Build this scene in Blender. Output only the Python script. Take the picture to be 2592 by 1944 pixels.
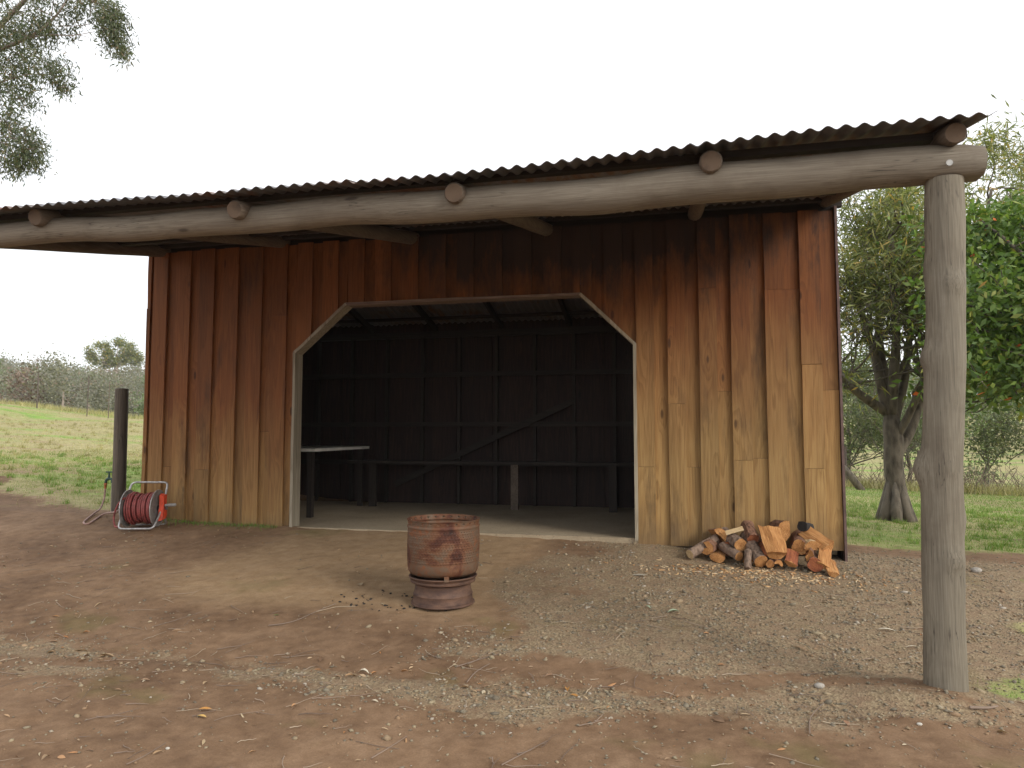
import bpy, math, random
import numpy as np
from mathutils import Vector, Matrix
R = math.radians
random.seed(7); RNG = np.random.default_rng(7)
for o in list(bpy.data.objects): bpy.data.objects.remove(o)
S = bpy.context.scene; COL = S.collection

# ------------------------------------------------------------------ camera, sky, sun, exposure
EYE = 1.5; YAW = R(13); PITCH = math.atan(121/1800); FPX = 1800.0
cd = bpy.data.cameras.new('camera'); cam = bpy.data.objects.new('camera', cd); COL.objects.link(cam)
cd.sensor_width = 36; cd.lens = 25.0; cd.clip_start = .05; cd.clip_end = 4000
cam.location = (0, 0, EYE); cam.rotation_euler = (R(90)+PITCH, 0, YAW)
S.camera = cam
W = bpy.data.worlds.new('World'); S.world = W; W.use_nodes = True
nt = W.node_tree; nt.nodes.clear()
wo = nt.nodes.new('ShaderNodeOutputWorld'); mx = nt.nodes.new('ShaderNodeMixShader')
b1 = nt.nodes.new('ShaderNodeBackground'); b2 = nt.nodes.new('ShaderNodeBackground')
sky = nt.nodes.new('ShaderNodeTexSky'); sky.sky_type = 'NISHITA'; sky.sun_disc = False
SUN_EL = R(27); SUN_AZ = R(118)          # azimuth clockwise from +Y: behind the camera, to the right
sky.sun_elevation = SUN_EL; sky.sun_rotation = SUN_AZ
b1.inputs[1].default_value = .10
# even cloud cover with faint cloud texture
tc = nt.nodes.new('ShaderNodeTexCoord'); nz = nt.nodes.new('ShaderNodeTexNoise'); nz.inputs['Scale'].default_value = 1.6; nz.inputs['Detail'].default_value = 4
cr = nt.nodes.new('ShaderNodeValToRGB'); cr.color_ramp.elements[0].position = .3; cr.color_ramp.elements[1].position = .7
cr.color_ramp.elements[0].color = (.92, .935, .965, 1); cr.color_ramp.elements[1].color = (1, 1, 1, 1)
nt.links.new(tc.outputs['Generated'], nz.inputs['Vector']); nt.links.new(nz.outputs['Fac'], cr.inputs[0])
nt.links.new(cr.outputs[0], b2.inputs[0]); b2.inputs[1].default_value = .94
nt.links.new(sky.outputs[0], b1.inputs[0]); mx.inputs[0].default_value = .86
nt.links.new(b1.outputs[0], mx.inputs[1]); nt.links.new(b2.outputs[0], mx.inputs[2]); nt.links.new(mx.outputs[0], wo.inputs[0])
sl = bpy.data.lights.new('sun', 'SUN'); so = bpy.data.objects.new('sun', sl); COL.objects.link(so)
sl.energy = 1.5; sl.angle = R(22); sl.color = (1, .95, .87)
sd = Vector((math.sin(SUN_AZ)*math.cos(SUN_EL), math.cos(SUN_AZ)*math.cos(SUN_EL), math.sin(SUN_EL)))
so.rotation_euler = sd.to_track_quat('Z', 'Y').to_euler(); so.location = (0, 0, 30)
S.view_settings.view_transform = 'Standard'; S.view_settings.look = 'None'
S.view_settings.gamma = 1; S.view_settings.use_curve_mapping = False; S.view_settings.exposure = .74
S.render.engine = 'CYCLES'; S.cycles.max_bounces = 8; S.cycles.diffuse_bounces = 5

def at(x, y, Y):
    """the point of the plane at depth Y that lies on a line of sight (photo measurements -> metres)"""
    u = (x-1296)/FPX; v = -(y-972)/FPX
    z = v*math.cos(PITCH)+math.sin(PITCH); f = math.cos(PITCH)-v*math.sin(PITCH)
    rx = u*math.cos(YAW)-f*math.sin(YAW); ry = f*math.cos(YAW)+u*math.sin(YAW); t = Y/ry
    return Vector((rx*t, Y, EYE+z*t))

# ------------------------------------------------------------------ helpers
def tag(o, label=None, cat=None, group=None, kind=None):
    if label: o['label'] = label
    if cat: o['category'] = cat
    if group: o['group'] = group
    if kind: o['kind'] = kind
    return o
def empty(name, loc=(0, 0, 0), label=None, cat=None, group=None):
    o = bpy.data.objects.new(name, None); COL.objects.link(o); o.location = loc; o.empty_display_size = .2
    return tag(o, label, cat, group)
def grain(o, co):
    a = o.data.attributes.new('grain', 'FLOAT_VECTOR', 'POINT'); a.data.foreach_set('vector', np.array(co, 'f').ravel())
class MB:
    def __init__(s): s.v = []; s.f = []; s.m = []
    def poly(s, pts, faces, mi=0):
        b = len(s.v); s.v += [tuple(p) for p in pts]; s.f += [tuple(b+i for i in f) for f in faces]; s.m += [mi]*len(faces)
    def box(s, x0, y0, z0, x1, y1, z1, mi=0, mat=None):
        p = [Vector((x, y, z)) for z in (z0, z1) for y in (y0, y1) for x in (x0, x1)]
        if mat: p = [mat @ q for q in p]
        s.poly(p, [(0, 2, 3, 1), (4, 5, 7, 6), (0, 1, 5, 4), (2, 6, 7, 3), (0, 4, 6, 2), (1, 3, 7, 5)], mi)
    def beam(s, a, b, w, h, mi=0, up=(0, 0, 1)):
        a = Vector(a); b = Vector(b); d = b-a; L = d.length; d.normalize(); u = Vector(up)
        if abs(d.dot(u)) > .98: u = Vector((0, 1, 0))
        x = d.cross(u).normalized(); z = x.cross(d)
        m = Matrix((x, d, z)).transposed().to_4x4(); m.translation = a
        s.box(-w/2, 0, -h/2, w/2, L, h/2, mi, m)
    def tube(s, pts, rad, n=8, cap=True, mi=0, jit=0, capmi=None, closed=False):
        pts = [Vector(p) for p in pts]; k = len(pts)
        if not hasattr(rad, '__len__'): rad = [rad]*k
        b = len(s.v); prev = None
        for i, p in enumerate(pts):
            if closed: d = pts[(i+1) % k]-pts[i-1]
            else: d = pts[min(i+1, k-1)]-pts[max(i-1, 0)]
            d.normalize()
            if prev is None:
                u = Vector((0, 0, 1)) if abs(d.z) < .9 else Vector((0, 1, 0))
                x = d.cross(u).normalized()
            else:
                x = (prev-d*prev.dot(d)); x = x.normalized() if x.length > 1e-6 else d.orthogonal().normalized()
            prev = x; z = d.cross(x)
            for j in range(n):
                a = 2*math.pi*j/n; r = rad[i]*(1+random.uniform(-jit, jit))
                s.v.append(tuple(p+x*math.cos(a)*r+z*math.sin(a)*r))
        rng = k if closed else k-1
        for i in range(rng):
            for j in range(n):
                i2 = (i+1) % k
                s.f.append((b+i*n+j, b+i*n+(j+1) % n, b+i2*n+(j+1) % n, b+i2*n+j)); s.m.append(mi)
        if cap and not closed:
            cm = mi if capmi is None else capmi
            s.f.append(tuple(b+j for j in range(n))[::-1]); s.m.append(cm)
            s.f.append(tuple(b+(k-1)*n+j for j in range(n))); s.m.append(cm)
    def lathe(s, prof, n=32, mi=0, center=(0, 0), mat=None):
        b = len(s.v)
        for r, z in prof:
            for j in range(n):
                a = 2*math.pi*j/n; p = Vector((center[0]+r*math.cos(a), center[1]+r*math.sin(a), z))
                s.v.append(tuple(mat @ p if mat else p))
        for i in range(len(prof)-1):
            for j in range(n):
                s.f.append((b+i*n+j, b+i*n+(j+1) % n, b+(i+1)*n+(j+1) % n, b+(i+1)*n+j)); s.m.append(mi)
    def build(s, name, mats, parent=None, smooth=False, keep=False):
        me = bpy.data.meshes.new(name); me.from_pydata(s.v, [], s.f)
        if not isinstance(mats, (list, tuple)): mats = [mats]
        for m in mats: me.materials.append(m)
        me.polygons.foreach_set('material_index', s.m)
        if smooth:
            if smooth == 'auto':
                me.shade_smooth(); me.update(); me.set_sharp_from_angle(angle=R(40))
            else: me.shade_smooth()
        me.update()
        o = bpy.data.objects.new(name, me); COL.objects.link(o)
        if parent: attach(o, parent)
        return o
def world_loc(o):
    l = Vector(o.location); p = o.parent
    while p: l += Vector(p.location); p = p.parent
    return l
def attach(o, p):
    """meshes are modelled in world coordinates; things are only ever translated, so subtract"""
    o.parent = p; o.location = Vector(o.location)-world_loc(p)
def recenter(o, c):
    c = Vector(c); me = o.data; n = len(me.vertices); a = np.empty(n*3, 'f'); me.vertices.foreach_get('co', a)
    a = a.reshape(-1, 3)-np.array(c, 'f'); me.vertices.foreach_set('co', a.ravel()); me.update(); o.location = Vector(o.location)+c
    return o

def quads(name, V, mat, parent=None, nf=4, smooth=False):
    """V: (N, k, 3) array of k-cornered faces -> one mesh"""
    N, k, _ = V.shape; me = bpy.data.meshes.new(name)
    me.vertices.add(N*k); me.vertices.foreach_set('co', V.astype('f').ravel())
    me.loops.add(N*k); me.loops.foreach_set('vertex_index', np.arange(N*k, dtype='i'))
    me.polygons.add(N); me.polygons.foreach_set('loop_start', np.arange(0, N*k, k, dtype='i'))
    me.polygons.foreach_set('loop_total', np.full(N, k, 'i'))
    me.materials.append(mat); me.update(calc_edges=True); me.validate()
    o = bpy.data.objects.new(name, me); COL.objects.link(o)
    if parent: attach(o, parent)
    return o
def clones(name, base_v, base_f, P, sc, rot, mat, smooth=True):
    """base mesh (n,3) copied to positions P with per-copy scale (N,3) and rotation matrices (N,3,3), joined"""
    n = len(base_v); N = len(P); k = base_f.shape[1]
    V = np.einsum('nij,nkj->nki', rot, base_v[None]*sc[:, None, :])+P[:, None, :]
    F = (base_f[None]+(np.arange(N)*n)[:, None, None]).reshape(-1, k)
    me = bpy.data.meshes.new(name); me.vertices.add(N*n); me.vertices.foreach_set('co', V.astype('f').ravel())
    me.loops.add(F.size); me.loops.foreach_set('vertex_index', F.astype('i').ravel())
    me.polygons.add(len(F)); me.polygons.foreach_set('loop_start', np.arange(0, F.size, k, dtype='i'))
    me.polygons.foreach_set('loop_total', np.full(len(F), k, 'i')); me.materials.append(mat)
    me.update(calc_edges=True)
    if smooth: me.shade_smooth()
    o = bpy.data.objects.new(name, me); COL.objects.link(o); return o
def rot_zyx(az, tilt, roll):
    ca, sa = np.cos(az), np.sin(az); ct, st = np.cos(tilt), np.sin(tilt); cr_, sr = np.cos(roll), np.sin(roll)
    z = np.zeros_like(az); o = np.ones_like(az)
    Rz = np.stack([np.stack([ca, -sa, z], -1), np.stack([sa, ca, z], -1), np.stack([z, z, o], -1)], 1)
    Ry = np.stack([np.stack([ct, z, st], -1), np.stack([z, o, z], -1), np.stack([-st, z, ct], -1)], 1)
    Rx = np.stack([np.stack([o, z, z], -1), np.stack([z, cr_, -sr], -1), np.stack([z, sr, cr_], -1)], 1)
    return Rz @ Ry @ Rx
def vnoise(x, y, seed=0):
    """smooth value noise"""
    xi = np.floor(x).astype(np.int64); yi = np.floor(y).astype(np.int64); fx = x-xi; fy = y-yi
    def h(a, b):
        n = (a*374761393+b*668265263+seed*974634777) & 0x7fffffff
        n = ((n ^ (n >> 13))*1274126177) & 0x7fffffff
        return ((n ^ (n >> 16)) & 0xffff)/65535.0
    u = fx*fx*(3-2*fx); v = fy*fy*(3-2*fy)
    return (h(xi, yi)*(1-u)+h(xi+1, yi)*u)*(1-v)+(h(xi, yi+1)*(1-u)+h(xi+1, yi+1)*u)*v
def fbm(x, y, o=4, seed=0):
    r = 0; a = .5
    for i in range(o): r = r+a*vnoise(x, y, seed+i*17); x = x*2.03+7.1; y = y*2.03+3.3; a *= .5
    return r/(1-.5**o)
def sstep(a, b, x): t = np.clip((x-a)/(b-a), 0, 1); return t*t*(3-2*t)

# ------------------------------------------------------------------ materials
class NT:
    def __init__(s, name):
        s.mat = bpy.data.materials.new(name); s.mat.use_nodes = True; s.t = s.mat.node_tree
        s.bsdf = s.t.nodes['Principled BSDF']; s.out = s.t.nodes['Material Output']
    def n(s, typ, **kw):
        q = s.t.nodes.new('ShaderNode'+typ)
        for k, v in kw.items():
            if k in ('op',): q.operation = v
            elif k == 'blend': q.blend_type = v
            elif k == 'dtype': q.data_type = v
            else: q.inputs[k.replace('_', ' ')].default_value = v
        return q
    def l(s, a, b): s.t.links.new(a, b)
    def noise(s, vec, scale, detail=4, rough=.55, dist=0):
        q = s.n('TexNoise', Scale=scale, Detail=detail, Roughness=rough, Distortion=dist); s.l(vec, q.inputs['Vector']); return q.outputs['Fac']
    def ramp(s, fac, stops):
        q = s.n('ValToRGB'); e = q.color_ramp.elements
        while len(e) > 1: e.remove(e[-1])
        for i, (p, c) in enumerate(stops):
            el = e[0] if i == 0 else e.new(p)
            el.position = p; el.color = (c, c, c, 1) if not hasattr(c, '__len__') else (*c, 1)
        s.l(fac, q.inputs[0]); return q.outputs[0]
    def mix(s, fac, a, b, blend='MIX'):
        q = s.t.nodes.new('ShaderNodeMix'); q.data_type = 'RGBA'; q.blend_type = blend
        for v, k in ((fac, 0), (a, 6), (b, 7)):
            if isinstance(v, (int, float)): q.inputs[k].default_value = v if k == 0 else (v, v, v, 1)
            elif isinstance(v, tuple): q.inputs[k].default_value = (*v, 1)
            else: s.l(v, q.inputs[k])
        return q.outputs[2]
    def math(s, op, a, b=None, clamp=False):
        q = s.t.nodes.new('ShaderNodeMath'); q.operation = op; q.use_clamp = clamp
        for v, k in ((a, 0), (b, 1)):
            if v is None: continue
            if isinstance(v, (int, float)): q.inputs[k].default_value = v
            else: s.l(v, q.inputs[k])
        return q.outputs[0]
    def mapping(s, vec, scale=(1, 1, 1), loc=(0, 0, 0)):
        q = s.n('Mapping'); q.inputs['Scale'].default_value = scale; q.inputs['Location'].default_value = loc; s.l(vec, q.inputs[0]); return q.outputs[0]
    def pos(s): return s.n('NewGeometry').outputs['Position']
    def bump(s, h, strength=.3, dist=.01):
        q = s.n('Bump', Strength=strength, Distance=dist); s.l(h, q.inputs['Height']); s.l(q.outputs[0], s.bsdf.inputs['Normal']); return q
    def base(s, c, rough=.8):
        if isinstance(c, tuple): s.bsdf.inputs['Base Color'].default_value = (*c, 1)
        else: s.l(c, s.bsdf.inputs['Base Color'])
        if isinstance(rough, (int, float)): s.bsdf.inputs['Roughness'].default_value = rough
        else: s.l(rough, s.bsdf.inputs['Roughness'])
        return s.mat

def wood(name, cols, axis='Z', stretch=14, scale=5, knots=True, weather_shade=None, bump=.25, soot_shade=False, rough=.8, vary=.14, ringw=.24):
    """cols: dark grain, mid, light"""
    m = NT(name); geo = m.n('NewGeometry'); oi = m.n('ObjectInfo')
    off = m.n('CombineXYZ'); r1 = m.math('MULTIPLY', oi.outputs['Random'], 91.7); r2 = m.math('MULTIPLY', oi.outputs['Random'], 37.3)
    m.l(r1, off.inputs[0]); m.l(r2, off.inputs[1]); m.l(r1, off.inputs[2])
    add = m.t.nodes.new('ShaderNodeVectorMath'); add.operation = 'ADD'; m.l(geo.outputs['Position'], add.inputs[0]); m.l(off.outputs[0], add.inputs[1])
    P = add.outputs[0]; sc = [1, 1, 1]; sc['XYZ'.index(axis)] = 1/stretch
    G = m.mapping(P, tuple(sc))
    ks = [1.0, 1.0, 1.0]; ks['XYZ'.index(axis)] = .32
    vor = m.n('TexVoronoi', Scale=4.0); m.l(m.mapping(P, tuple(ks)), vor.inputs['Vector']); vd = vor.outputs['Distance']
    knot = m.ramp(vd, [(0, 1), (.05, 1), (.085, 0)]) if knots else None
    warp = m.noise(G, scale, 3, .5, .6)
    if knots: warp = m.math('ADD', warp, m.math('MULTIPLY', m.ramp(vd, [(0, 1), (.3, 0)]), .22))
    wv = m.math('FRACT', m.math('MULTIPLY', warp, 9))
    ring = m.ramp(wv, [(0, .15), (.55, .75), (.85, 1), (1, .2)])
    fine = m.noise(m.mapping(P, tuple(1 if s_ == 1 else 1/40 for s_ in sc)), 140, 3, .6)
    big = m.noise(G, scale*.6, 2)
    t = m.math('ADD', m.math('MULTIPLY', ring, ringw), m.math('MULTIPLY', fine, 1-ringw))
    c = m.ramp(t, [(.15, cols[0]), (.5, cols[1]), (.85, cols[2])])
    c = m.mix(.7, c, m.ramp(big, [(.3, .72), (.7, 1.12)]), 'MULTIPLY')
    c = m.mix(1, c, m.ramp(oi.outputs['Random'], [(0, 1-vary), (.5, 1.0), (1, 1+vary*.6)]), 'MULTIPLY')
    if knots: c = m.mix(m.math('MULTIPLY', knot, .75), c, (cols[0][0]*.35, cols[0][1]*.3, cols[0][2]*.3))
    if axis != 'Y' and not soot_shade and not weather_shade and vary == .1:      # drying cracks in round timber
        ck = m.noise(m.mapping(P, tuple(1 if s_ == 1 else 1/26 for s_ in sc)), 26, 3, .5); ck = m.ramp(m.math('ABSOLUTE', m.math('SUBTRACT', ck, .5)), [(0, 1), (.012, 0)])
        ck = m.math('MULTIPLY', ck, m.ramp(m.noise(P, 2.2, 3), [(.5, 0), (.6, 1)]))
        st_ = m.ramp(m.noise(P, 3, 5, .65), [(.5, 0), (.7, .45)]); c = m.mix(st_, c, (.10, .075, .05))
        c = m.mix(m.math('MULTIPLY', ck, .85), c, (.03, .022, .015))
    if weather_shade:                                   # bleached near the ground, red-brown higher up, with eave shade mixed into the tint
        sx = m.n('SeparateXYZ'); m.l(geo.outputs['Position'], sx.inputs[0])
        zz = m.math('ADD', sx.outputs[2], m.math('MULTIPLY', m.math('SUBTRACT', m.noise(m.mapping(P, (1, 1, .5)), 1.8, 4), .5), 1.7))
        zz2 = m.math('ADD', zz, m.math('MINIMUM', m.math('MAXIMUM', m.math('MULTIPLY', m.math('SUBTRACT', -.5, sx.outputs[0]), .3), 0.0), .95))   # tint reaches lower towards the left
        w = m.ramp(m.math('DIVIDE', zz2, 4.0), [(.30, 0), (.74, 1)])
        c = m.mix(w, c, m.mix(1, c, weather_shade, 'MULTIPLY'))
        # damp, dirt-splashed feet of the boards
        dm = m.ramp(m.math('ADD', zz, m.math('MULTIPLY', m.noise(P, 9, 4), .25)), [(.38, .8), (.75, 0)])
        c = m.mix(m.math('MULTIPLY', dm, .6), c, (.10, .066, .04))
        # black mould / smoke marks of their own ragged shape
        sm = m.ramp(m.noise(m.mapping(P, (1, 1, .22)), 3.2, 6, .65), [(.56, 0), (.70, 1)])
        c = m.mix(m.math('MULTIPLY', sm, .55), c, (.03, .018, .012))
        if soot_shade:  # soot stain, widened so its dark also paints shade on the upper wall
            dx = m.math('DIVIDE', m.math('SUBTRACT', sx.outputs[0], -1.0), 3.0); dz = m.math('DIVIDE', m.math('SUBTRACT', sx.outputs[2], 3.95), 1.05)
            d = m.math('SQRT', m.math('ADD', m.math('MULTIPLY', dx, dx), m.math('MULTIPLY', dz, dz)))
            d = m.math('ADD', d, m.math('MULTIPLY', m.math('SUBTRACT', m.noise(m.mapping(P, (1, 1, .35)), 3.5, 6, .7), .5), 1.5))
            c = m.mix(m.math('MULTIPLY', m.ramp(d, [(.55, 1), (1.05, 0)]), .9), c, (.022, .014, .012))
    m.base(c, rough)
    m.bump(m.math('ADD', m.math('MULTIPLY', fine, .8), m.math('MULTIPLY', ring, .3)), bump, .004)
    return m.mat
M = {}
M['board'] = wood('weathered_pine', [(.15, .075, .022), (.33, .195, .068), (.45, .29, .115)], weather_shade=(.60, .34, .24), soot_shade=True, vary=.15)
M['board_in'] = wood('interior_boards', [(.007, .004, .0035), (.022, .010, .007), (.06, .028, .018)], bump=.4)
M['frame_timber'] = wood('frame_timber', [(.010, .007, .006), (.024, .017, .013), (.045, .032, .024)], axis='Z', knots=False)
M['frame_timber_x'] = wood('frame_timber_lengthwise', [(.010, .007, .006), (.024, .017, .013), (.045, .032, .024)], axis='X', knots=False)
M['trim'] = wood('grey_trim', [(.14, .11, .075), (.34, .29, .21), (.52, .46, .36)], bump=.5, knots=False)
M['trim_x'] = wood('grey_trim_lengthwise', [(.10, .06, .045), (.26, .18, .14), (.42, .33, .27)], axis='X', bump=.5, knots=False)
M['log_post'] = wood('grey_post_timber', [(.085, .07, .05), (.19, .162, .118), (.29, .255, .195)], axis='Z', stretch=30, scale=7, ringw=.12, bump=.5, vary=.1)
M['log_beam'] = wood('grey_beam_timber', [(.095, .073, .053), (.195, .163, .123), (.28, .245, .19)], axis='X', stretch=30, scale=7, ringw=.12, bump=.5, vary=.1)
M['log_rafter'] = wood('rafter_timber', [(.06, .042, .03), (.12, .09, .065), (.2, .155, .115)], axis='Y', stretch=18, scale=6, bump=.5, knots=False, vary=.1)
M['old_post'] = wood('old_dark_post', [(.045, .036, .027), (.12, .095, .07), (.21, .17, .125)], axis='Z', stretch=16, scale=7, bump=.6, knots=False, vary=.1)

def mat_endgrain(name, c0, c1):
    m = NT(name); P = m.pos(); v = m.n('TexVoronoi', Scale=9); m.l(P, v.inputs['Vector'])
    n_ = m.noise(P, 40, 4); t = m.math('ADD', m.math('MULTIPLY', v.outputs['Distance'], .8), m.math('MULTIPLY', n_, .6))
    m.base(m.ramp(t, [(.2, c0), (.8, c1)]), .9); m.bump(n_, .4, .004); return m.mat
M['endgrain'] = mat_endgrain('sawn_end_grain', (.04, .026, .018), (.12, .08, .052))

def mat_roof():
    m = NT('old_corrugated_iron'); P = m.pos(); a = m.noise(P, 1.3, 6, .65); b = m.noise(m.mapping(P, (1, .2, 1)), 18, 4)
    c = m.ramp(m.math('ADD', m.math('MULTIPLY', a, .7), m.math('MULTIPLY', b, .3)), [(.35, (.13, .135, .15)), (.52, (.17, .16, .16)), (.62, (.16, .085, .05)), (.75, (.10, .045, .03))])
    m.base(c, .62); m.bsdf.inputs['Metallic'].default_value = .25; m.bump(b, .1, .003); return m.mat
M['roof'] = mat_roof()
def mat_concrete():
    m = NT('dusty_concrete'); P = m.pos(); a = m.noise(P, 1.1, 6, .6); b = m.noise(P, 35, 5, .7)
    c = m.ramp(m.math('ADD', m.math('MULTIPLY', a, .6), m.math('MULTIPLY', b, .4)), [(.3, (.24, .185, .12)), (.5, (.36, .285, .19)), (.7, (.45, .37, .26))])
    sp = m.ramp(m.noise(P, 55, 2), [(.66, 0), (.7, 1)]); c = m.mix(m.math('MULTIPLY', sp, .7), c, (.09, .065, .045))
    m.base(c, .9); m.bump(b, .3, .006); return m.mat
M['concrete'] = mat_concrete()
def mat_rust():
    m = NT('rusty_steel'); P = m.pos(); a = m.noise(P, 5, 6, .65, .4); b = m.noise(P, 60, 4, .7)
    c = m.ramp(a, [(.28, (.03, .013, .009)), (.40, (.10, .033, .018)), (.48, (.17, .075, .036)), (.58, (.15, .10, .065)), (.66, (.24, .08, .028)), (.78, (.42, .19, .05))])
    c = m.mix(.5, c, m.ramp(b, [(.3, .6), (.7, 1.2)]), 'MULTIPLY')
    m.base(c, m.ramp(b, [(.3, .55), (.7, .85)])); m.bsdf.inputs['Metallic'].default_value = .35; m.bump(b, .35, .004); return m.mat
M['rust'] = mat_rust()
def mat_rimrust():
    m = NT('brown_rim_steel'); P = m.pos(); a = m.noise(m.mapping(P, (1, 1, 3)), 7, 6, .6); b = m.noise(P, 70, 4, .7)
    c = m.ramp(a, [(.3, (.06, .032, .026)), (.5, (.125, .070, .048)), (.7, (.18, .10, .065))])
    c = m.mix(.4, c, m.ramp(b, [(.3, .6), (.7, 1.2)]), 'MULTIPLY')
    m.base(c, .7); m.bsdf.inputs['Metallic'].default_value = .3; m.bump(b, .4, .004); return m.mat
M['rimrust'] = mat_rimrust()
def plain(name, c, rough=.5, metal=0, nscale=30, namt=.25):
    m = NT(name); P = m.pos(); a = m.noise(P, nscale, 4)
    m.base(m.mix(1, m.ramp(a, [(.3, 1-namt), (.7, 1+namt)]), c, 'MULTIPLY'), rough); m.bsdf.inputs['Metallic'].default_value = metal
    return m.mat
M['alu'] = plain('dull_aluminium_tube', (.48, .47, .46), .5, .7, 25, .4)
M['flange'] = plain('grey_reel_plastic', (.24, .225, .215), .6, 0, 14, .4)
M['redplastic'] = plain('red_plastic', (.66, .07, .025), .6, 0, 22, .3)
M['hose'] = plain('faded_red_hose', (.25, .055, .05), .55, 0, 25, .45)
M['hose2'] = plain('dusty_hose', (.36, .22, .18), .6, 0, 15, .3)
M['brass'] = plain('green_tap_metal', (.035, .075, .06), .5, .3, 30, .3)
M['pipe'] = plain('dirty_pipe', (.30, .28, .20), .6, 0, 20, .4)
M['blackp'] = plain('black_plastic', (.02, .02, .022), .5)
M['orangep'] = plain('hose_fitting_orange', (.45, .14, .05), .5)
M['tabletop'] = plain('pale_table_top', (.72, .70, .64), .6, 0, 6, .15)
M['bolt'] = plain('galvanised_bolt', (.35, .34, .32), .5, .6)
M['star'] = plain('dark_steel_picket', (.11, .085, .07), .7, .2)
M['wire'] = plain('fence_wire', (.16, .15, .14), .6, .4)
M['flash'] = plain('brown_corner_flashing', (.13, .08, .07), .55, .2, 12, .3)

def mat_bark(name, c0, c1, sc=12):
    m = NT(name); P = m.pos(); v = m.n('TexVoronoi', Scale=sc); m.l(m.mapping(P, (1, 1, .35)), v.inputs['Vector'])
    n_ = m.noise(m.mapping(P, (1, 1, .4)), sc*2.2, 5, .7); t = m.math('ADD', m.math('MULTIPLY', v.outputs['Distance'], .6), m.math('MULTIPLY', n_, .6))
    m.base(m.ramp(t, [(.25, c0), (.7, c1)]), .95); m.bump(t, .9, .02); return m.mat
M['bark'] = mat_bark('rough_bark', (.035, .028, .02), (.15, .125, .095))
M['bark_pale'] = mat_bark('smooth_gum_bark', (.16, .12, .10), (.34, .28, .24), 5)
M['bark_log'] = mat_bark('log_bark', (.05, .024, .014), (.22, .11, .065), 34)
M['bark_grey'] = mat_bark('grey_log_bark', (.07, .045, .03), (.26, .18, .13), 34)
def mat_split(name, c0, c1, c2):
    m = NT(name); at_ = m.n('Attribute'); at_.attribute_name = 'grain'; O = at_.outputs['Vector']
    f = m.noise(m.mapping(O, (.06, 1, 1)), 110, 4, .65); b = m.noise(m.mapping(O, (.35, 1, 1)), 14, 4)
    c = m.ramp(m.math('ADD', m.math('MULTIPLY', f, .6), m.math('MULTIPLY', b, .4)), [(.32, c0), (.5, c1), (.68, c2)])
    m.base(c, .85); m.bump(f, .9, .010); return m.mat
M['split'] = mat_split('split_red_gum', (.20, .075, .02), (.43, .195, .06), (.60, .34, .14))
M['splitred'] = mat_split('split_red_heartwood', (.12, .03, .015), (.30, .09, .035), (.45, .17, .06))
M['splitpale'] = mat_split('split_pale_wood', (.36, .22, .10), (.60, .43, .23), (.74, .60, .40))
M['char'] = plain('charred_wood', (.022, .018, .016), .95)

def mat_leaf(name, stops, trans=.35, rough=.55):
    m = NT(name); g = m.n('NewGeometry'); c = m.ramp(g.outputs['Random Per Island'], stops)
    n_ = m.noise(g.outputs['Position'], .9, 3); c = m.mix(1, c, m.ramp(n_, [(.3, .72), (.7, 1.25)]), 'MULTIPLY')
    m.base(c, rough)
    tr = m.n('BsdfTranslucent'); m.l(m.mix(1, c, (1.25, 1.3, .6), 'MULTIPLY'), tr.inputs['Color'])
    ms = m.t.nodes.new('ShaderNodeMixShader'); ms.inputs[0].default_value = trans
    m.l(m.bsdf.outputs[0], ms.inputs[1]); m.l(tr.outputs[0], ms.inputs[2]); m.l(ms.outputs[0], m.out.inputs[0]); return m.mat
M['leaf_wattle'] = mat_leaf('wattle_leaf', [(0, (.09, .115, .035)), (.4, (.17, .205, .065)), (.8, (.28, .29, .10)), (.95, (.42, .36, .13)), (1, (.52, .33, .09))])
M['leaf_gum'] = mat_leaf('gum_leaf', [(0, (.05, .07, .035)), (.5, (.09, .12, .05)), (.85, (.15, .16, .08)), (1, (.22, .16, .09))], .25)
M['leaf_broad'] = mat_leaf('broad_leaf', [(0, (.06, .11, .022)), (.5, (.12, .21, .04)), (.9, (.22, .30, .07)), (.994, (.30, .29, .07)), (.996, (.65, .16, .03)), (1, (.55, .10, .02))])
M['leaf_shrub'] = mat_leaf('shrub_leaf', [(0, (.06, .085, .03)), (.6, (.12, .15, .06)), (1, (.20, .21, .10))])
M['leaf_far'] = mat_leaf('hazed_eucalypt_leaf', [(0, (.15, .155, .115)), (.5, (.21, .21, .16)), (.9, (.26, .25, .20)), (1, (.30, .24, .19))], .3)  # pale and greyed: distance haze is put into the leaf colour
M['leaf_fargreen'] = mat_leaf('far_green_leaf', [(0, (.13, .175, .08)), (1, (.20, .25, .12))], .3)
M['leaf_dead'] = mat_leaf('far_dead_leaf', [(0, (.17, .12, .09)), (1, (.26, .19, .14))], .1)
M['grass'] = mat_leaf('grass_blade', [(0, (.11, .21, .03)), (.6, (.18, .31, .05)), (.85, (.25, .29, .09)), (1, (.36, .32, .15))], .3)
M['drygrass'] = mat_leaf('dry_grass_blade', [(0, (.20, .21, .08)), (.5, (.33, .30, .13)), (1, (.50, .43, .24))], .3)
M['litter'] = mat_leaf('fallen_leaf', [(0, (.16, .09, .05)), (.35, (.30, .19, .11)), (.6, (.42, .31, .19)), (.75, (.40, .17, .055)), (.85, (.46, .36, .22)), (1, (.50, .43, .32))], .05, .7)
M['twig'] = mat_leaf('fallen_twig', [(0, (.11, .075, .055)), (.6, (.22, .16, .12)), (1, (.42, .34, .24))], 0, .85)
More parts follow.
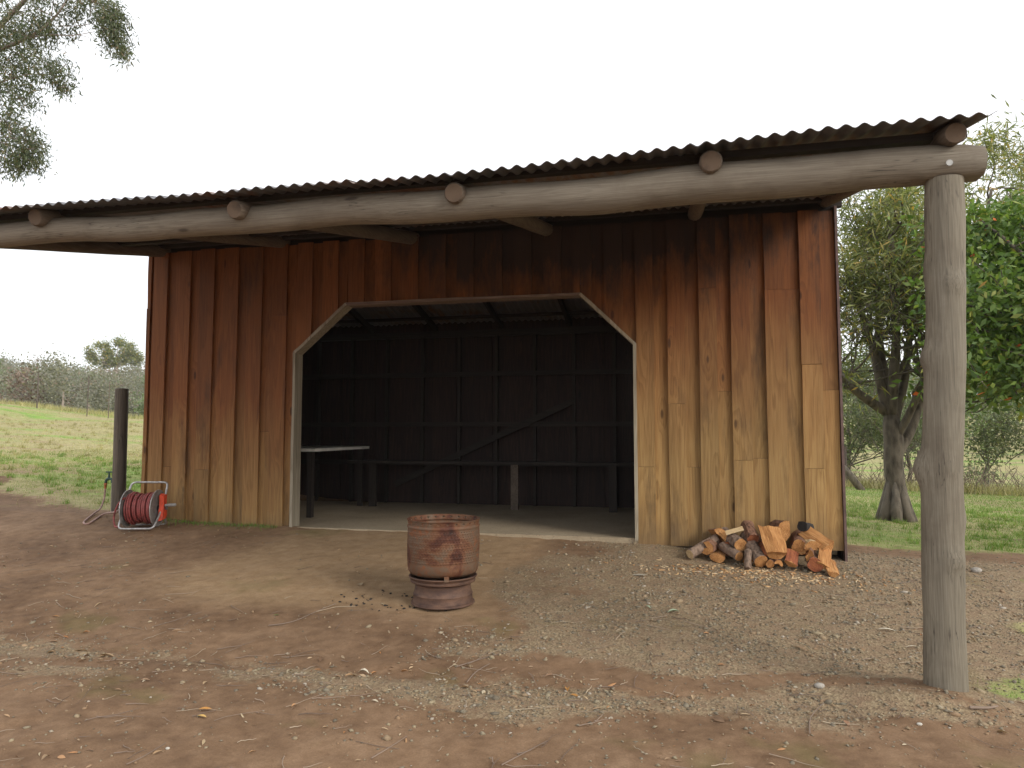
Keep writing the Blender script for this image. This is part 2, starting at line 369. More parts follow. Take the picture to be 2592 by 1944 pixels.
def island(name, stops, rough=.85):
    m = NT(name); g = m.n('NewGeometry'); c = m.ramp(g.outputs['Random Per Island'], stops)
    m.base(m.mix(.5, c, m.ramp(m.noise(g.outputs['Position'], 150, 3), [(.3, .7), (.7, 1.2)]), 'MULTIPLY'), rough); return m.mat
M['pebble'] = island('gravel_stone', [(0, (.13, .105, .072)), (.3, (.20, .17, .12)), (.55, (.27, .22, .14)), (.75, (.25, .155, .085)), (.9, (.30, .24, .15)), (.985, (.36, .31, .25))])
M['chip'] = island('wood_chip', [(0, (.40, .19, .07)), (.5, (.58, .36, .17)), (1, (.70, .56, .36))])

# ------------------------------------------------------------------ the lie of the land
SX0, SX1, SYF, SYR = -6.70, 1.655, 7.9, 11.0        # shed footprint (front boards at SYF)
SLAB = .352
_hx = [-30, -8, -6.6, -4.6, -2.5, -.45, 0, 1.0, 1.66, 2.6, 5, 12]
_hz = [.75, .43, .405, .345, .33, .305, .28, .235, .19, .14, .06, -.15]
def gh(X, Y, fine=True):
    X = np.asarray(X, float); Y = np.asarray(Y, float)
    hf = np.interp(X, _hx, _hz)
    t = np.clip((Y-4.5)/(SYF-4.5), 0, 1); z = hf*(t*.9+.1*t*t)
    s = np.maximum(Y-SYF, 0)
    left = .43+.02*np.minimum(s, 60)+.058*np.clip(-X-7, 0, 60)+.13*np.clip(-X-28, 0, 9)
    right = hf-.022*np.minimum(s, 16)-.04*np.clip(s-16, 0, 25)
    wl = sstep(-4, -7.5, X)
    back = left*wl+right*(1-wl)
    bl = sstep(0, 2.5, s)
    z = z*(1-bl)+back*bl
    wide = sstep(-7, -14, X)*sstep(8.5, 3, Y)
    z = z+wide*.05*np.clip(-X-7, 0, 40)
    # far country
    D = np.hypot(X, Y); A = np.degrees(np.arctan2(X, np.maximum(Y, .01)))
    lf = sstep(-20, -38, A)
    drop = sstep(40, 80, D)*6.5*lf
    z = z-drop
    z = z+lf*(sstep(80, 210, D)*(10+1.5*np.sin(A*.35+1)))
    z = z+(1-lf)*(sstep(55, 190, D)*11+sstep(190, 500, D)*6)
    if fine:
        near = sstep(22, 10, D)
        z = z+near*(fbm(X*1.1, Y*1.1, 3, 3)-.5)*.035*sstep(9, 4, np.abs(Y-6)+0)+near*(fbm(X*7, Y*7, 4, 9)-.5)*.024
        z = z+(fbm(X*.12, Y*.12, 3, 5)-.5)*.5*sstep(12, 40, D)
        z = z+.085*np.exp(-(((X-1.36)/.38)**2+((Y-4.47)/.27)**2))         # mound of earth at the foot of the post
        z = z-.02*np.exp(-((Y-4.25)/.12)**2)*sstep(2.2, 1.4, X)         # drip line under the roof edge
    ins = (X > SX0+.02) & (X < SX1-.03) & (Y > SYF+.045) & (Y < SYR-.02)
    z = np.where(ins, .2, z)
    return z
def g1(x, y): return float(gh(np.array([x]), np.array([y]))[0])

def axis_pts(lo, hi, flo, fhi, step, grow=1.13):
    a = list(np.arange(flo, fhi+1e-6, step)); s = step; x = fhi
    while x < hi: s *= grow; x += s; a.append(x)
    s = step; x = flo; b = []
    while x > lo: s *= grow; x -= s; b.append(x)
    return np.array(b[::-1]+a)
gx = axis_pts(-900, 900, -7.6, 3.4, .035, 1.10); gy = axis_pts(-60, 1300, 1.2, 8.3, .032, 1.06)
GX, GY = np.meshgrid(gx, gy); GZ = gh(GX, GY)
nx, ny = len(gx), len(gy)
idx = np.arange(nx*ny).reshape(ny, nx)
Fq = np.stack([idx[:-1, :-1], idx[:-1, 1:], idx[1:, 1:], idx[1:, :-1]], -1).reshape(-1, 4)
me = bpy.data.meshes.new('ground'); me.vertices.add(nx*ny)
me.vertices.foreach_set('co', np.stack([GX, GY, GZ], -1).astype('f').ravel())
me.loops.add(Fq.size); me.loops.foreach_set('vertex_index', Fq.astype('i').ravel()); me.polygons.add(len(Fq))
me.polygons.foreach_set('loop_start', np.arange(0, Fq.size, 4, dtype='i')); me.polygons.foreach_set('loop_total', np.full(len(Fq), 4, 'i'))
me.update(calc_edges=True); me.shade_smooth()
# what covers the soil where: grass, gravel, trodden clay
def grass_mask(X, Y):
    n1 = fbm(X*.7, Y*.7, 4, 21)-.5; n2 = fbm(X*.16+3, Y*.16, 3, 31)-.5
    L = sstep(8.3, 10.0, Y+n1*3.2+.10*(X+8))*sstep(-6.2, -7.2, X)
    Rr = sstep(8.8, 9.9, Y+n1*2.0+(X-3)*.1)*sstep(1.4, 2.2, X+n1)
    back = sstep(11.5, 12.5, Y)
    spots = np.zeros_like(X)
    for (cx, cy, r) in ((2.05, 4.75, .30), (2.75, 6.0, .32), (2.4, 5.4, .16), (3.3, 7.6, .4), (-2.6, 2.75, .0)):
        if r: spots = np.maximum(spots, sstep(1.3, .4, np.hypot(X-cx, (Y-cy)*1.3)/r+n1*1.6))
    m_ = np.maximum(np.maximum(L, Rr), np.maximum(back, spots*.8))
    return np.clip(m_, 0, 1)
def gravel_mask(X, Y):
    n1 = fbm(X*1.3, Y*1.3, 4, 41)-.5
    n9 = fbm(X*.9, Y*2.2, 4, 77); band = np.exp(-((Y-4.15+n1*.75-.05*np.sin(X*1.3))/(.12+.3*n9))**2)*sstep(2.0, 1.2, X)*sstep(.30, .55, n9+.12)
    rightp = sstep(-1.7, -.6, X+n1*1.5)*sstep(4.55, 4.85, Y+n1*.5)*sstep(8.9, 8.2, Y)
    rr = sstep(1.0, 2.1, X+n1*1.6)*sstep(9.2, 8, Y)*.9
    return np.clip(np.maximum(np.maximum(band*.95, rightp), rr), 0, 1)
def tan_mask(X, Y):
    n1 = fbm(X*1.1, Y*1.1, 3, 51)-.5
    return sstep(-4.7, -3.9, X+n1*.7+(7.6-Y)*.25)*sstep(-1.0, -1.8, X+n1*.6)*sstep(5.1, 5.7, Y+n1*.4)*sstep(8, 7.8, Y)
ga = grass_mask(GX, GY).ravel(); gr = gravel_mask(GX, GY).ravel(); ta = tan_mask(GX, GY).ravel()
ca = me.color_attributes.new('cover', 'FLOAT_COLOR', 'POINT')
ca.data.foreach_set('color', np.stack([ga, gr, ta, np.ones_like(ga)], -1).astype('f').ravel())
def mat_ground():
    m = NT('ground_soil'); P = m.pos(); a = m.n('Attribute'); a.attribute_name = 'cover'
    sp = m.n('SeparateColor'); m.l(a.outputs['Color'], sp.inputs[0])
    n1 = m.noise(P, 1.1, 5, .6); n2 = m.noise(P, 9, 5, .65); n3 = m.noise(P, 110, 4, .7)
    red = m.ramp(m.math('ADD', m.math('MULTIPLY', n1, .55), m.math('MULTIPLY', n2, .45)), [(.34, (.115, .064, .034)), (.5, (.205, .124, .070)), (.66, (.29, .185, .11))])
    vor = m.n('TexVoronoi', Scale=75); m.l(P, vor.inputs['Vector'])
    grv = m.ramp(vor.outputs['Color'], [(.1, (.16, .12, .078)), (.5, (.29, .22, .13)), (.9, (.40, .315, .20))])
    grv = m.mix(m.ramp(n2, [(.4, 0), (.6, .6)]), grv, (.25, .165, .105))
    tan = m.ramp(n2, [(.3, (.28, .18, .095)), (.7, (.38, .26, .15))])
    green = m.ramp(m.noise(P, 3, 5, .7), [(.32, (.13, .25, .035)), (.55, (.21, .33, .06)), (.7, (.31, .32, .11))])
    dry = m.ramp(m.noise(P, 6, 5, .7), [(.3, (.24, .22, .09)), (.7, (.42, .36, .18))])
    gcol = m.mix(m.ramp(m.noise(m.mapping(P, (.35, 1, 1)), .42, 5, .6), [(.38, 0), (.51, 1)]), green, dry)
    bare = m.ramp(m.noise(m.mapping(P, (.4, 1, 1)), .8, 6, .65), [(.53, 0), (.62, 1)])
    dd = m.n('VectorMath'); dd.operation = 'LENGTH'; m.l(P, dd.inputs[0])
    bare = m.math('MULTIPLY', bare, m.ramp(m.math('DIVIDE', dd.outputs['Value'], 100), [(.14, .9), (.5, 0)]))
    gcol = m.mix(bare, gcol, (.30, .20, .13))
    c = m.mix(m.math('MULTIPLY', sp.outputs[2], .9), red, tan)
    thr = m.ramp(m.math('ADD', sp.outputs[1], m.math('MULTIPLY', m.math('SUBTRACT', m.noise(P, 14, 4, .7), .5), 1.1)), [(.35, 0), (.65, 1)])
    c = m.mix(m.math('MULTIPLY', thr, .85), c, grv)
    c = m.mix(.55, c, m.ramp(n3, [(.3, .62), (.7, 1.3)]), 'MULTIPLY')
    moss = m.ramp(m.noise(m.mapping(P, (1, 1, 1), (4, 2, 0)), 1.0, 4), [(.60, 0), (.70, .45)])
    c = m.mix(moss, c, (.14, .13, .04))
    gt = m.ramp(m.math('ADD', sp.outputs[0], m.math('MULTIPLY', m.math('SUBTRACT', m.noise(P, 11, 5, .7), .5), .9)), [(.35, 0), (.62, 1)])
    c = m.mix(gt, c, gcol)
    # brick-red line of puddled clay is part of n1; roughness stays high
    m.base(c, .95); m.bsdf.inputs['Specular IOR Level'].default_value = .25
    h = m.math('ADD', m.math('MULTIPLY', n3, .5), m.math('ADD', m.math('MULTIPLY', n2, .6), m.math('MULTIPLY', vor.outputs['Distance'], m.math('MULTIPLY', thr, .8))))
    m.bump(h, .55, .012); return m.mat
me.materials.append(mat_ground())
ground = bpy.data.objects.new('ground', me); COL.objects.link(ground); tag(ground, kind='structure')

# ------------------------------------------------------------------ shed
shed = empty('shed', (-2.5, 7.9, SLAB), 'open fronted timber shed with corrugated lean-to roof on round poles', 'shed')
sl_ = MB(); ys = [SYF-.02, SYR]; 
for (x0, x1, y0) in ((-6.6, -4.62, SYF+.06), (-4.615, -2.005, SYF-.02), (-2.0, -.40, SYF-.02), (-.395, 1.6, SYF+.12)): sl_.box(x0, y0, SLAB-.12, x1, SYR-.03, SLAB)
sl_.build('floor_slab', M['concrete'], shed)
def board_mesh(x0, x1, y0, y1, z0, z1, top=None, rough=.003, seg=6):
    """a plank with slightly wandering edges; z may follow a slope at the ends given by (zl, zr)"""
    zl0, zr0 = z0 if isinstance(z0, tuple) else (z0, z0); zl1, zr1 = z1 if isinstance(z1, tuple) else (z1, z1)
    b = MB(); pts = []; n = seg+1; ph = random.uniform(0, 9)
    for i in range(n):
        t = i/seg; e0 = math.sin(t*5+ph)*rough; e1 = math.sin(t*6+ph*2)*rough; yy = math.sin(t*4+ph)*rough
        for (x, y, zl, zr) in ((x0+e0, y0+yy, zl0, zl1), (x1+e1, y0+yy, zr0, zr1), (x1+e1, y1+yy, zr0, zr1), (x0+e0, y1+yy, zl0, zl1)):
            pts.append((x, y, zl+(zr-zl)*t))
    fs = [(3, 2, 1, 0), tuple(4*seg+k for k in range(4))]
    for i in range(seg):
        for k in range(4): fs.append((4*i+k, 4*i+(k+1) % 4, 4*i+4+(k+1) % 4, 4*i+4+k))
    b.poly(pts, fs); return b
# front wall: wide outer boards over narrower ones set back
OPL, OPR, OPT, CHZ = -4.56, -.43, 3.05, 2.47; CHL, CHR = -3.88, -1.03
def open_top(x):
    if x <= OPL or x >= OPR: return None
    if x < CHL: return CHZ+(OPT-CHZ)*(x-OPL)/(CHL-OPL)
    if x > CHR: return CHZ+(OPT-CHZ)*(OPR-x)/(OPR-CHR)
    return OPT
def foot(x): return float(np.interp(x, [-6.7, -4.56, -.43, 1.66], [.37, .30, .285, .292]))
wall = MB(); wall.beam((SX0, SYF+.10, 3.86), (SX1, SYF+.10, 3.86), .09, .1)
front_wall = wall.build('front_wall', M['frame_timber_x'], shed)
WT = 3.83
seams = [at(x, 1150, SYF).x for x in (1613, 1694, 1774, 1856, 1944, 2034, 2135)]
xs = [seams[0]]
pitch = .3435
right_pairs = [(seams[i], seams[i+1]) for i in range(5)]+[(seams[5], SX1-.015)]
left_pairs = []; x = seams[0]
while x > SX0+.02:
    nx_ = max(x-pitch, SX0+.005); left_pairs.append((nx_, x)); x = nx_
butts = {0: ([2.46-1.34], []), 1: ([1.80], [1.12]), 2: ([3.05], [1.93]), 3: ([1.20], [1.22]), 4: ([3.0], [3.0]), 5: ([1.12, 2.2], [1.93])}
def place_board(x0, x1, y0, y1, cuts):
    xm = (x0+x1)/2; ol, orr = open_top(x0), open_top(x1)
    # split boards that straddle a jamb of the opening
    for J in (OPL, OPR):
        if x0+.004 < J < x1-.004:
            place_board(x0, J, y0, y1, cuts); place_board(J, x1, y0, y1, cuts); return
    for J in (CHL, CHR):
        if x0+.004 < J < x1-.004:
            place_board(x0, J, y0, y1, cuts); place_board(J, x1, y0, y1, cuts); return
    if open_top(xm) is None: z0 = foot(xm)
    else:
        e = 1e-4; z0 = (open_top(x0+e), open_top(x1-e))
    lo = max(z0) if isinstance(z0, tuple) else z0
    edges = [z0]+[c for c in sorted(cuts) if lo+.15 < c < WT-.15]+[WT+random.uniform(-.01, .01)]
    for a, b_ in zip(edges[:-1], edges[1:]):
        if not isinstance(a, tuple) and a != edges[0]: a += .003
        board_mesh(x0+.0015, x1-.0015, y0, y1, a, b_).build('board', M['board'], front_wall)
for i, (a, b_) in enumerate(right_pairs):
    w = (b_-a)*.57
    place_board(a, a+w, SYF-.032, SYF, butts[i][0]); place_board(a+w-.02, b_+.02 if i < 5 else b_, SYF+.001, SYF+.022, butts[i][1])
for i, (a, b_) in enumerate(left_pairs):
    w = (b_-a)*.60; c1 = [random.uniform(.9, 3.2)] if i % 3 == 0 else []; c2 = [random.uniform(.9, 3.2)] if i % 4 == 1 else []
    if i == len(left_pairs)-1: c1 = [1.1, 3.1]
    place_board(a, a+w, SYF-.032, SYF, c1); place_board(a+w-.02, b_+.02, SYF+.001, SYF+.022, c2)
# corner flashing
fl = MB(); fl.box(SX1-.012, SYF-.03, .17, SX1+.012, SYF+.03, 3.86); fl.build('corner_flashing', M['flash'], front_wall)
st = MB(); st.box(1.47, SYF+.03, .15, 1.53, SYF+.09, 3.8); st.build('stud', M['frame_timber'], front_wall)
# door frame: six weathered trim boards and jamb linings
def frame_piece(p, q, mat, w=.085, lining=True):
    b = MB(); p = Vector((p[0], 0, p[1])); q = Vector((q[0], 0, q[1])); d = (q-p).normalized(); nrm = Vector((-d.z, 0, d.x))
    c = Vector(((OPL+OPR)/2, 0, 1.6)); 
    if nrm.dot(c-(p+q)/2) < 0: nrm = -nrm
    def ring(y): return [p+Vector((0, y, 0)), q+Vector((0, y, 0)), q+nrm*-.001+Vector((0, y, 0))]
    y0, y1 = SYF-.050, SYF+.13; t = .022
    pts = []
    n = 6
    for i in range(n+1):
        s_ = i/n; a = p.lerp(q, s_); wob = random.uniform(-.004, .004)
        for (k, y) in ((-.012+wob, y0), (t, y0+wob), (t, y1), (-.012, y1)): pts.append(a+nrm*k+Vector((0, y, 0)))
    fs = [(3, 2, 1, 0), tuple(4*n+k for k in range(4))]+[(4*i+k, 4*i+(k+1) % 4, 4*i+4+(k+1) % 4, 4*i+4+k) for i in range(n) for k in range(4)]
    b.poly(pts, fs); return b.build('trim_board', mat, door_frame)
df = MB(); df.box(OPL-.002, SYF+.135, 3.06, OPR, SYF+.20, 3.16)
door_frame = df.build('door_frame', M['frame_timber_x'], shed)
frame_piece((OPL, .33), (OPL, CHZ), M['trim']); frame_piece((OPR, .33), (OPR, CHZ), M['trim'])
frame_piece((OPL, CHZ), (CHL, OPT), M['trim']); frame_piece((OPR, CHZ), (CHR, OPT), M['trim'])
frame_piece((CHL, OPT), (CHR, OPT), M['trim_x'])
# rear wall
rw = MB(); rw.beam((SX0, SYR-.06, 3.08), (SX1, SYR-.06, 3.08), .08, .1)
rear_wall = rw.build('rear_wall', M['frame_timber_x'], shed)
x = SX0
while x < SX1-.02:
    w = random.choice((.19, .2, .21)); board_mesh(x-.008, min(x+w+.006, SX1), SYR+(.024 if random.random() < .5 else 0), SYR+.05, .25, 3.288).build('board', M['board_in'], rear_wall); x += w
for xx in np.arange(-6.5, 1.6, .62):
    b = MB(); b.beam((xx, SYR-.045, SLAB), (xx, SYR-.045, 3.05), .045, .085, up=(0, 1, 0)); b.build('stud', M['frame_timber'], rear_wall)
for z in (1.0, 1.62, 2.42):
    b = MB(); b.beam((SX0, SYR-.11, z), (SX1, SYR-.11, z), .04, .07); b.build('rail', M['frame_timber_x'], rear_wall)
pa, pb = at(1000, 1225, SYR-.15), at(1450, 1015, SYR-.15)
b = MB(); b.beam(pa, pb, .03, .09); b.build('brace', M['frame_timber_x'], rear_wall)
# side walls
for sx, s in ((SX0, 1), (SX1, -1)):
    b = MB(); b.beam((sx+s*.05, SYF, 3.05), (sx+s*.05, SYR, 3.0), .06, .08); side = b.build('side_wall', M['frame_timber'], shed)
    y = SYF+.026
    while y < SYR:
        w = .2; y2 = min(y+w, SYR+.02); ztop = lambda yy: 3.88-(yy-SYF)*.24
        xx0, xx1 = (sx, sx+.022) if s > 0 else (sx-.022, sx)
        b = MB(); z0 = .25 if s > 0 else .17
        p = [(xx0, y, z0), (xx1, y, z0), (xx1, y2-.003, z0), (xx0, y2-.003, z0), (xx0, y, ztop(y)), (xx1, y, ztop(y)), (xx1, y2-.003, ztop(y2)), (xx0, y2-.003, ztop(y2))]
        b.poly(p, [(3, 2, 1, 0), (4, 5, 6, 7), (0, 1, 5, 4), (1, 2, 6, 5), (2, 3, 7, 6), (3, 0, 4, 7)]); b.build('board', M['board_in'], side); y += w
    for yy in np.arange(SYF+.5, SYR-.2, .62):
        b = MB(); b.beam((sx+s*.06, yy, SLAB), (sx+s*.06, yy, ztop(yy)-.05), .045, .085); b.build('stud', M['frame_timber'], side)
# roof: front lean-to slope and rear slope, corrugated sheets
YE, ZE = 4.30, 3.215; ZR = ZE+(SYF+.15-YE)*.2065; YR_ = SYF+.15
def edge_z(x):   # gentle sag and wave of the old roof edge
    return float(np.interp(x, [-9, -4.9, -3.5, -2.8, -1.4, -.92, -.44, .5, .9, 1.75], [3.22, 3.213, 3.192, 3.19, 3.182, 3.192, 3.212, 3.246, 3.262, 3.262]))-.012
RX0, RX1 = -6.85, 1.75; PIT = .097; SHW = PIT*8
def roof_sheet(xa, xb, ya, yb, za, zb, lift, roof):
    b = MB(); n = int(round((xb-xa)/PIT*8)); rows = 5; amp = .0125
    for t_ in (0, 1):
        for r in range(rows):
            q = r/(rows-1); y = ya+(yb-ya)*q
            for i in range(n+1):
                x = xa+(xb-xa)*i/n
                z = za(x)*(1-q)+zb(x)*q+amp*math.cos(2*math.pi*(x-RX1)/PIT)+lift-t_*.002
                b.v.append((x, y, z))
    k = n+1; o2 = rows*k
    for r in range(rows-1):
        for i in range(n):
            b.f.append((r*k+i, r*k+i+1, (r+1)*k+i+1, (r+1)*k+i)); b.m.append(0)
            b.f.append((o2+r*k+i, o2+(r+1)*k+i, o2+(r+1)*k+i+1, o2+r*k+i+1)); b.m.append(0)
    for i in range(n):
        b.f.append((i, o2+i, o2+i+1, i+1)); b.m.append(0)
        e = (rows-1)*k; b.f.append((e+i, e+i+1, o2+e+i+1, o2+e+i)); b.m.append(0)
    for i in (0, n):
        for r in range(rows-1):
            b.f.append((r*k+i, (r+1)*k+i, o2+(r+1)*k+i, o2+r*k+i)); b.m.append(0)
    return b.build('roof_sheet', M['roof'], roof, smooth='auto')
rb = MB(); rb.beam((RX0, YR_, ZR-.05), (RX1, YR_, ZR-.05), .08, .09); roof = rb.build('roof', M['frame_timber_x'], shed)
x = RX1; i = 0
while x > RX0+.05:
    xa = max(x-SHW, RX0)
    jit = random.uniform(-.012, .012)
    roof_sheet(xa-(PIT if xa > RX0 else 0), x, YE+jit, YR_+.05, edge_z, lambda q: ZR, .002*(i % 2)*2, roof)
    roof_sheet(xa-(PIT if xa > RX0 else 0), x, YR_-.02, SYR+.35, lambda q: ZR+.004, lambda q: ZR-(SYR+.37-YR_)*.24, .002*(i % 2)*2, roof)
    x = xa; i += 1
# purlins
for yy in (4.60, 5.3, 6.2, 7.1, 7.8):
    z = ZE+(yy-YE)*.2065-.045
    b = MB(); b.beam((RX0+.1, yy, z-.012), (1.69 if yy < 4.7 else 1.66, yy, z-.012+.03), .07, .045); b.build('purlin', M['frame_timber_x'], roof)
for yy in (8.9, 9.8, 10.7):
    z = ZR-(yy-YR_)*.24-.045
    b = MB(); b.beam((RX0+.1, yy, z), (1.66, yy, z), .07, .045); b.build('purlin', M['frame_timber_x'], roof)
# round rafters resting on the pole beam
def noisy_tube(a, b_, r0, r1, n=16, k=28, bumps=.04, ends=True, seed=0):
    a = Vector(a); b_ = Vector(b_); rs = []; ps = []; rnd = random.Random(seed); ph = [rnd.uniform(0, 6) for _ in range(6)]
    for i in range(k+1):
        t = i/k; w = math.sin(t*7+ph[0])*.4+math.sin(t*17+ph[1])*.25+math.sin(t*31+ph[2])*.15
        r = (r0*(1-t)+r1*t)*(1+bumps*w); off = Vector((math.sin(t*5+ph[3]), math.sin(t*4+ph[4]), math.sin(t*6+ph[5])))*bumps*.25*r0
        ps.append(a.lerp(b_, t)+off); rs.append(r)
    if ends:
        rs[0] *= .86; rs[-1] *= .86
        ps.insert(1, ps[0].lerp(ps[1], .12)); rs.insert(1, rs[1]); ps.insert(-1, ps[-1].lerp(ps[-2], .12)); rs.insert(-1, rs[-2])
    return ps, rs
for j, (px, py, r) in enumerate(((88, 549, .073), (592, 530, .07), (1148, 488, .068), (1800, 408, .068), (2420, 336, .062), (-480, 556, .07))):
    c = at(px, py, 4.395) if px > 0 else Vector((-6.5, 4.34, 3.12))
    e = Vector((c.x, SYF+.1, c.z+(SYF+.1-4.34)*.2065-.0))
    ps, rs = noisy_tube(c, e, r, r*1.12, bumps=.05, seed=j+5)
    b = MB(); b.tube(ps, rs, 14, capmi=1); b.build('rafter', [M['log_rafter'], M['endgrain']], roof, smooth='auto')
for xx in (-6.0, -4.9, -3.8, -2.7, -1.6, -.5, .6):      # sawn rafters of the rear slope
    b = MB(); b.beam((xx, SYF+.15, ZR-.12), (xx, SYR-.02, ZR-.12-(SYR-.17-SYF)*.24), .05, .09); b.build('rafter', M['frame_timber'], roof)
# pole beam along the front
YB = 4.56
bx = [-8.4, -7.5, -6.2, -5.27, -4.6, -4.1, -3.6, -3.0, -2.2, -1.4, -.6, 0, .6, 1.0, 1.3, 1.42, 1.5, 1.6, 1.7, 1.80, 1.835, 1.845]
bm_ = MB(); ps = []; rs = []
for q in range(90):
    x = -7.1+q/89*8.85
    z = 3.058+.012*math.sin(x*2.1)+.008*math.sin(x*5.3+1)-.010*math.sin((x+3)*.9)
    r = np.interp(x, [-8.4, -5.3, -3.5, -1, 0.5, 1.845], [.085, .092, .098, .112, .124, .112])*(1+.010*math.sin(x*9)+.016*math.sin(x*3.7+2)+.006*math.sin(x*23))
    if q == 89: r *= .90
    ps.append((x, YB+.01*math.sin(x*1.7), z)); rs.append(float(r))
b = MB(); b.tube(ps, rs, 20, capmi=1)
v2 = []
for (x, y, z) in b.v:
    if x > 1.37: z = max(z, 2.975)
    v2.append((x, y, z))
b.v = v2
beam = b.build('pole_beam', [M['log_beam'], M['endgrain']], shed, smooth='auto')
b = MB(); c = at(2402, 413, YB-.13); b.lathe([(.0, -.004), (.016, -.004), (.018, 0), (.018, .01), (0, .01)], 10, mat=Matrix.Translation(c) @ Matrix.Rotation(R(90), 4, 'X')); b.build('bolt', M['bolt'], beam)
# the round verandah posts (one in view, one beyond the frame that carries the other end)
def round_post(px_, zt, seed, knob=True):
    k = 70; ps = []; rs = []
    for i in range(k+1):
        t = i/k; z = -.15+t*(zt+.15)
        cx = np.interp(t, [0, .12, .5, 1], [px_-.075, px_-.07, px_-.03, px_+.035]); r = np.interp(t, [0, .12, .35, .7, 1], [.114, .108, .106, .103, .102])
        r *= 1+.018*math.sin(t*21+seed)+.012*math.sin(t*47+seed*2)
        ps.append((cx+.006*math.sin(t*9+seed), YB+.006*math.sin(t*7), z)); rs.append(float(r))
    b = MB(); n = 26; b.tube(ps, rs, n, capmi=1)
    vv = []
    for (x, y, z) in b.v:
        if knob:
            for (kx, ky, kz, kr, ka) in ((-1, .15, 1.29, .085, .050), (-1, -.1, 1.93, .05, .028), (-1, .3, 2.45, .09, .012), (.45, -1, .78, .045, .020), (-.1, -1, 1.30, .07, .012), (.2, -1, 2.35, .04, .018), (.4, -1, 1.7, .06, .006), (1, -.2, 1.0, .06, .010)):
                cx = np.interp(z/zt, [0, .12, .5, 1], [px_-.075, px_-.07, px_-.03, px_+.035])
                d = Vector((x-cx, y-YB, 0)); d0 = Vector((kx, ky, 0)).normalized(); ang = d.normalized().dot(d0)
                w = math.exp(-((z-kz)/kr)**2)*math.exp(-((1-ang)/.22)**2)
                x += d0.x*ka*w; y += d0.y*ka*w
        vv.append((x, y, z))
    b.v = vv
    return b.build('post', [M['log_post'], M['endgrain']], shed, smooth='auto')
round_post(1.525, 2.976, 1); round_post(-6.75, 2.97, 2, False)

# ------------------------------------------------------------------ inside the shed
tb = empty('table', (-5.6, 9.5, SLAB), 'table with pale top standing inside the shed at the left', 'table')
b = MB(); b.box(-6.55, 8.72, 1.235, -4.72, 10.45, 1.275); b.build('table_top', M['tabletop'], tb)
for (x, y) in ((-6.45, 8.8), (-4.82, 8.8), (-6.45, 10.35), (-4.82, 10.35)):
    b = MB(); b.box(x-.035, y-.035, SLAB, x+.035, y+.035, 1.234); b.build('leg', M['frame_timber'], tb)
bn = empty('bench', (-2.6, 10.5, SLAB), 'long narrow plank bench against the dark rear wall', 'bench')
pz = at(1300, 1172, 10.4).z
b = MB(); b.box(-5.0, 10.25, pz-.02, -.6, 10.55, pz+.02); b.build('seat', M['frame_timber_x'], bn)
lx = at(1302, 1230, 10.3).x
for xx, mm in ((-4.6, M['frame_timber']), (lx, M['log_rafter']), (-.9, M['frame_timber'])):
    b = MB(); b.box(xx-.055, 10.3, SLAB, xx+.055, 10.37, pz-.022); b.build('leg', mm, bn)

# ------------------------------------------------------------------ fire drum
DX, DY = -1.905, 5.71; DZ = g1(DX, DY)-.008
fd = empty('fire_pit', (DX, DY, DZ), 'rusty perforated drum on a steel wheel rim used as a fire pit', 'fire pit')
# perforated drum wall as a grid of faces with holes left out
b = MB(); n = 216; zs = []; prof = []
prof = [(.15, .245), (.235, .252), (.262, .262), (.275, .282), (.281, .31)]
nr = 62; z0, z1 = .33, .625
for i in range(nr+1): prof.append((.2825+.004*math.sin(i/nr*3), z0+(z1-z0)*i/nr))
prof += [(.2875, .632), (.289, .64), (.286, .647), (.2795, .652)]
lip0 = len(prof)-1; 
for i in range(1, 8): prof.append((.2795+.001*i, .652+.0055*i))
prof += [(.290, .692), (.292, .695), (.289, .697)]
V = []
for i, (r, z) in enumerate(prof):
    for j in range(n):
        a = 2*math.pi*j/n; dent = 1+.006*math.sin(3*a+1)+.004*math.sin(7*a+z*9)-(.03*math.exp(-((a-5.35)/.12)**2)*math.exp(-((z-.36)/.06)**2))
        rr_ = r*1.045+(.0008*math.cos(2*math.pi*(i-5)/8) if 6 < i < 66 else 0); V.append((DX+rr_*dent*math.cos(a), DY+rr_*dent*math.sin(a), DZ+z))
F_ = []
for i in range(len(prof)-1):
    ii = i-5
    for j in range(n):
        if 0 <= ii < nr and ii % 4 == 2 and ((j+ii//4) % 3 == 0) and 3 < ii < 61: continue
        if i in (lip0+3, lip0+4) and (j % 8) in (0, 1): continue
        F_.append((i*n+j, i*n+(j+1) % n, (i+1)*n+(j+1) % n, (i+1)*n+j))
b.v = V; b.f = F_; b.m = [0]*len(F_)
drum = b.build('drum', M['rust'], fd, smooth=True)
sm_ = drum.modifiers.new('thickness', 'SOLIDIFY'); sm_.thickness = .0022; sm_.offset = -1
b = MB(); b.lathe([(.0, .25), (.255, .25)], 32, center=(DX, DY)); b.v = [(x, y, z+DZ) for x, y, z in b.v]; b.build('drum_floor', M['rust'], fd)
b = MB(); b.lathe([(.20, .01), (.243, .004), (.252, .012), (.250, .022), (.238, .03), (.234, .05), (.232, .075), (.236, .088), (.228, .10), (.222, .125), (.219, .15), (.221, .17), (.240, .178), (.256, .188), (.258, .198), (.248, .206), (.252, .216), (.268, .224), (.272, .232), (.266, .238), (.25, .236), (.2, .20)], 56, center=(DX, DY))
b.v = [(DX+(x-DX)*1.045, DY+(y-DY)*1.045, z+DZ) for x, y, z in b.v]; b.build('wheel_rim', M['rimrust'], fd, smooth='auto')
